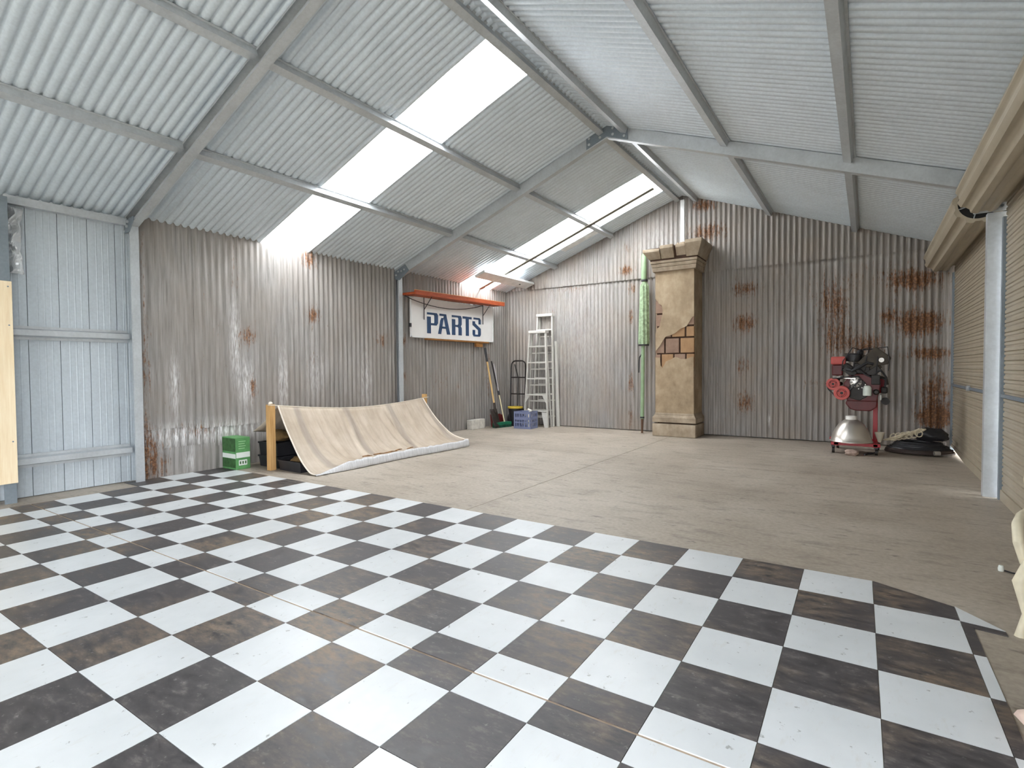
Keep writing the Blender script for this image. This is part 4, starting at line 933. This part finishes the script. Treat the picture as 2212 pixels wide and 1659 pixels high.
# hose coil and rope
hc = thing('hose_coil', 'coil of black hose on the floor in the right back corner', 'hose', (.545, 8.42, 0))
def coil(n, r0, r1, h0, h1, th, seed):
    pts = []
    for q in range(n*28+1):
        t = q/28*2*PI; f = q/(n*28); r = r0+(r1-r0)*f+.02*mnoise.noise(Vector((t*.35, seed, 0)))
        pts.append((r*1.05*math.cos(t), r*.85*math.sin(t), h0+(h1-h0)*f+.010*mnoise.noise(Vector((t*.5, seed, 4)))))
    return MB().tube(pts, th, 7)
coil(3, .33, .31, .02, .055, .016, 1).build('hose_loops', plain('brown_black_rubber', (54, 42, 38), .6), hc)
coil(6, .30, .20, .055, .14, .017, 5).build('hose_loops', M['black_plastic'], hc)
MB().lathe([(.02, 0), (.026, .0), (.026, .06), (.02, .06)], (.13, -.30, .05), 12, (1, .3, 0), cap=False).build('hose_fitting', M['chrome'], hc)
lump('plastic_bag', .17, .15, .085, (.66, 8.46, .165), M['black_plastic'], 'black plastic bag slumped on the hose coil', 'bag', 21)
rp = thing('rope_bundle', 'frayed cream rope bundle lying across the black hose', 'rope', (.38, 8.16, .165))
r_ = random.Random(11)
M['rope'] = plain('cream_rope', (196, 184, 160), .9, 0, .2, 20)
for q in range(18):
    o_ = r_.uniform(-.035, .035); h_ = r_.uniform(0, .05); L = r_.uniform(.8, 1.05)
    pts = [(-.19*L+.40*L*t+.01*math.sin(7*t+q), o_*math.sin(PI*min(1, t*1.2))+.02*math.sin(9*t+q*2)+.05*t, .012+h_*math.sin(PI*t)+.15*t*t) for t in [k2/14 for k2 in range(15)]]
    MB().tube(pts, .009, 5).build('strand', M['rope'], rp)
for q in range(6):
    a_ = .3+.5*q; pts = [(-.10+.05*q+.035*math.cos(t), .03*math.sin(t)*.7, .05+.012*q+.04*math.sin(t)) for t in [k2*PI/6 for k2 in range(12)]]
    MB().tube(pts, .007, 5, closed=True).build('wrap', M['rope'], rp)
cl_ = [(-.02+.14*t, 7.86+.35*t+.05*math.sin(7*t), .012) for t in [k2/16 for k2 in range(17)]]
tag(MB().tube(cl_, .010, 6).build('cable', M['black_plastic'], None), 'black lead trailing from the engine stand to the hose coil', 'cable')

# ------------------------------------------------------------------ things cut off at the right edge
ac = thing('armchair', 'cream carved wooden armchair with mauve upholstery cut off at the right edge', 'chair', (.765, 3.09, 0), R(-8)); ac.scale = (.74, .74, .74)
M['cream'] = plain('cream_paint', (222, 212, 186), .5, 0, .1, 12); M['mauve'] = plain('mauve_fabric', (112, 98, 108), .85, 0, .15, 20)
for sx in (-1, 1):
    MB().tube([(sx*.25, -.24, .40), (sx*.29, -.27, .30), (sx*.26, -.25, .12), (sx*.285, -.275, .03), (sx*.285, -.275, 0)], [.034, .036, .022, .02, .028], 10).build('leg', M['cream'], ac)
    MB().tube([(sx*.22, .24, .40), (sx*.23, .26, .2), (sx*.24, .30, 0)], [.026, .022, .02], 10).build('leg', M['cream'], ac)
    MB().tube([(sx*.27, -.18, .38), (sx*.30, -.20, .50), (sx*.30, -.12, .58), (sx*.28, .05, .60), (sx*.23, .22, .62)], [.022, .024, .028, .024, .02], 10).build('arm', M['cream'], ac)
B((-.28, -.26, .34), (.28, .25, .41)).build('seat_frame', M['cream'], ac, False, .02)
B((-.25, -.24, .40), (.25, .22, .47)).build('seat', M['mauve'], ac, True, .028)
bo = MB(); ov = [(.24*math.cos(t), .24+.06*(.5+.5*math.sin(t)), .78+.27*math.sin(t)) for t in [k2*PI/14 for k2 in range(28)]]
bo.tube(ov, .026, 8, closed=True); bo.build('back_frame', M['cream'], ac)
MB().add([(x*.93, y, .78+(z-.78)*.93) for x, y, z in ov]+[(0, .27, .78)], [(k2, (k2+1) % 28, 28) for k2 in range(28)]).build('back_pad', M['mauve'], ac, 'all').modifiers.new('s', 'SOLIDIFY').thickness = .03
for sx in (-1, 1): MB().tube([(sx*.20, .24, .40), (sx*.19, .25, .62)], .02, 8).build('back_support', M['cream'], ac)
wp = thing('floor_plug', 'tiny white plug with short lead on the concrete near the armchair', 'plug', (.605, 3.80, 0))
MB().lathe([(.012, 0), (.014, .012), (.010, .03), (0, .032)], (0, 0, 0), 12).build('plug_body', M['label_white'], wp)
MB().tube([(.01, 0, .006), (.04, -.02, .005), (.07, -.03, .005)], .004, 6).build('lead', M['black_plastic'], wp)
lump('cloth_bundle', .12, .16, .07, (.515, 2.10, .0), plain('pale_pink_cloth', (226, 200, 186), .85, 0, .08, 10), 'pale pink cloth bundle on the floor at bottom right corner', 'cloth', 31)
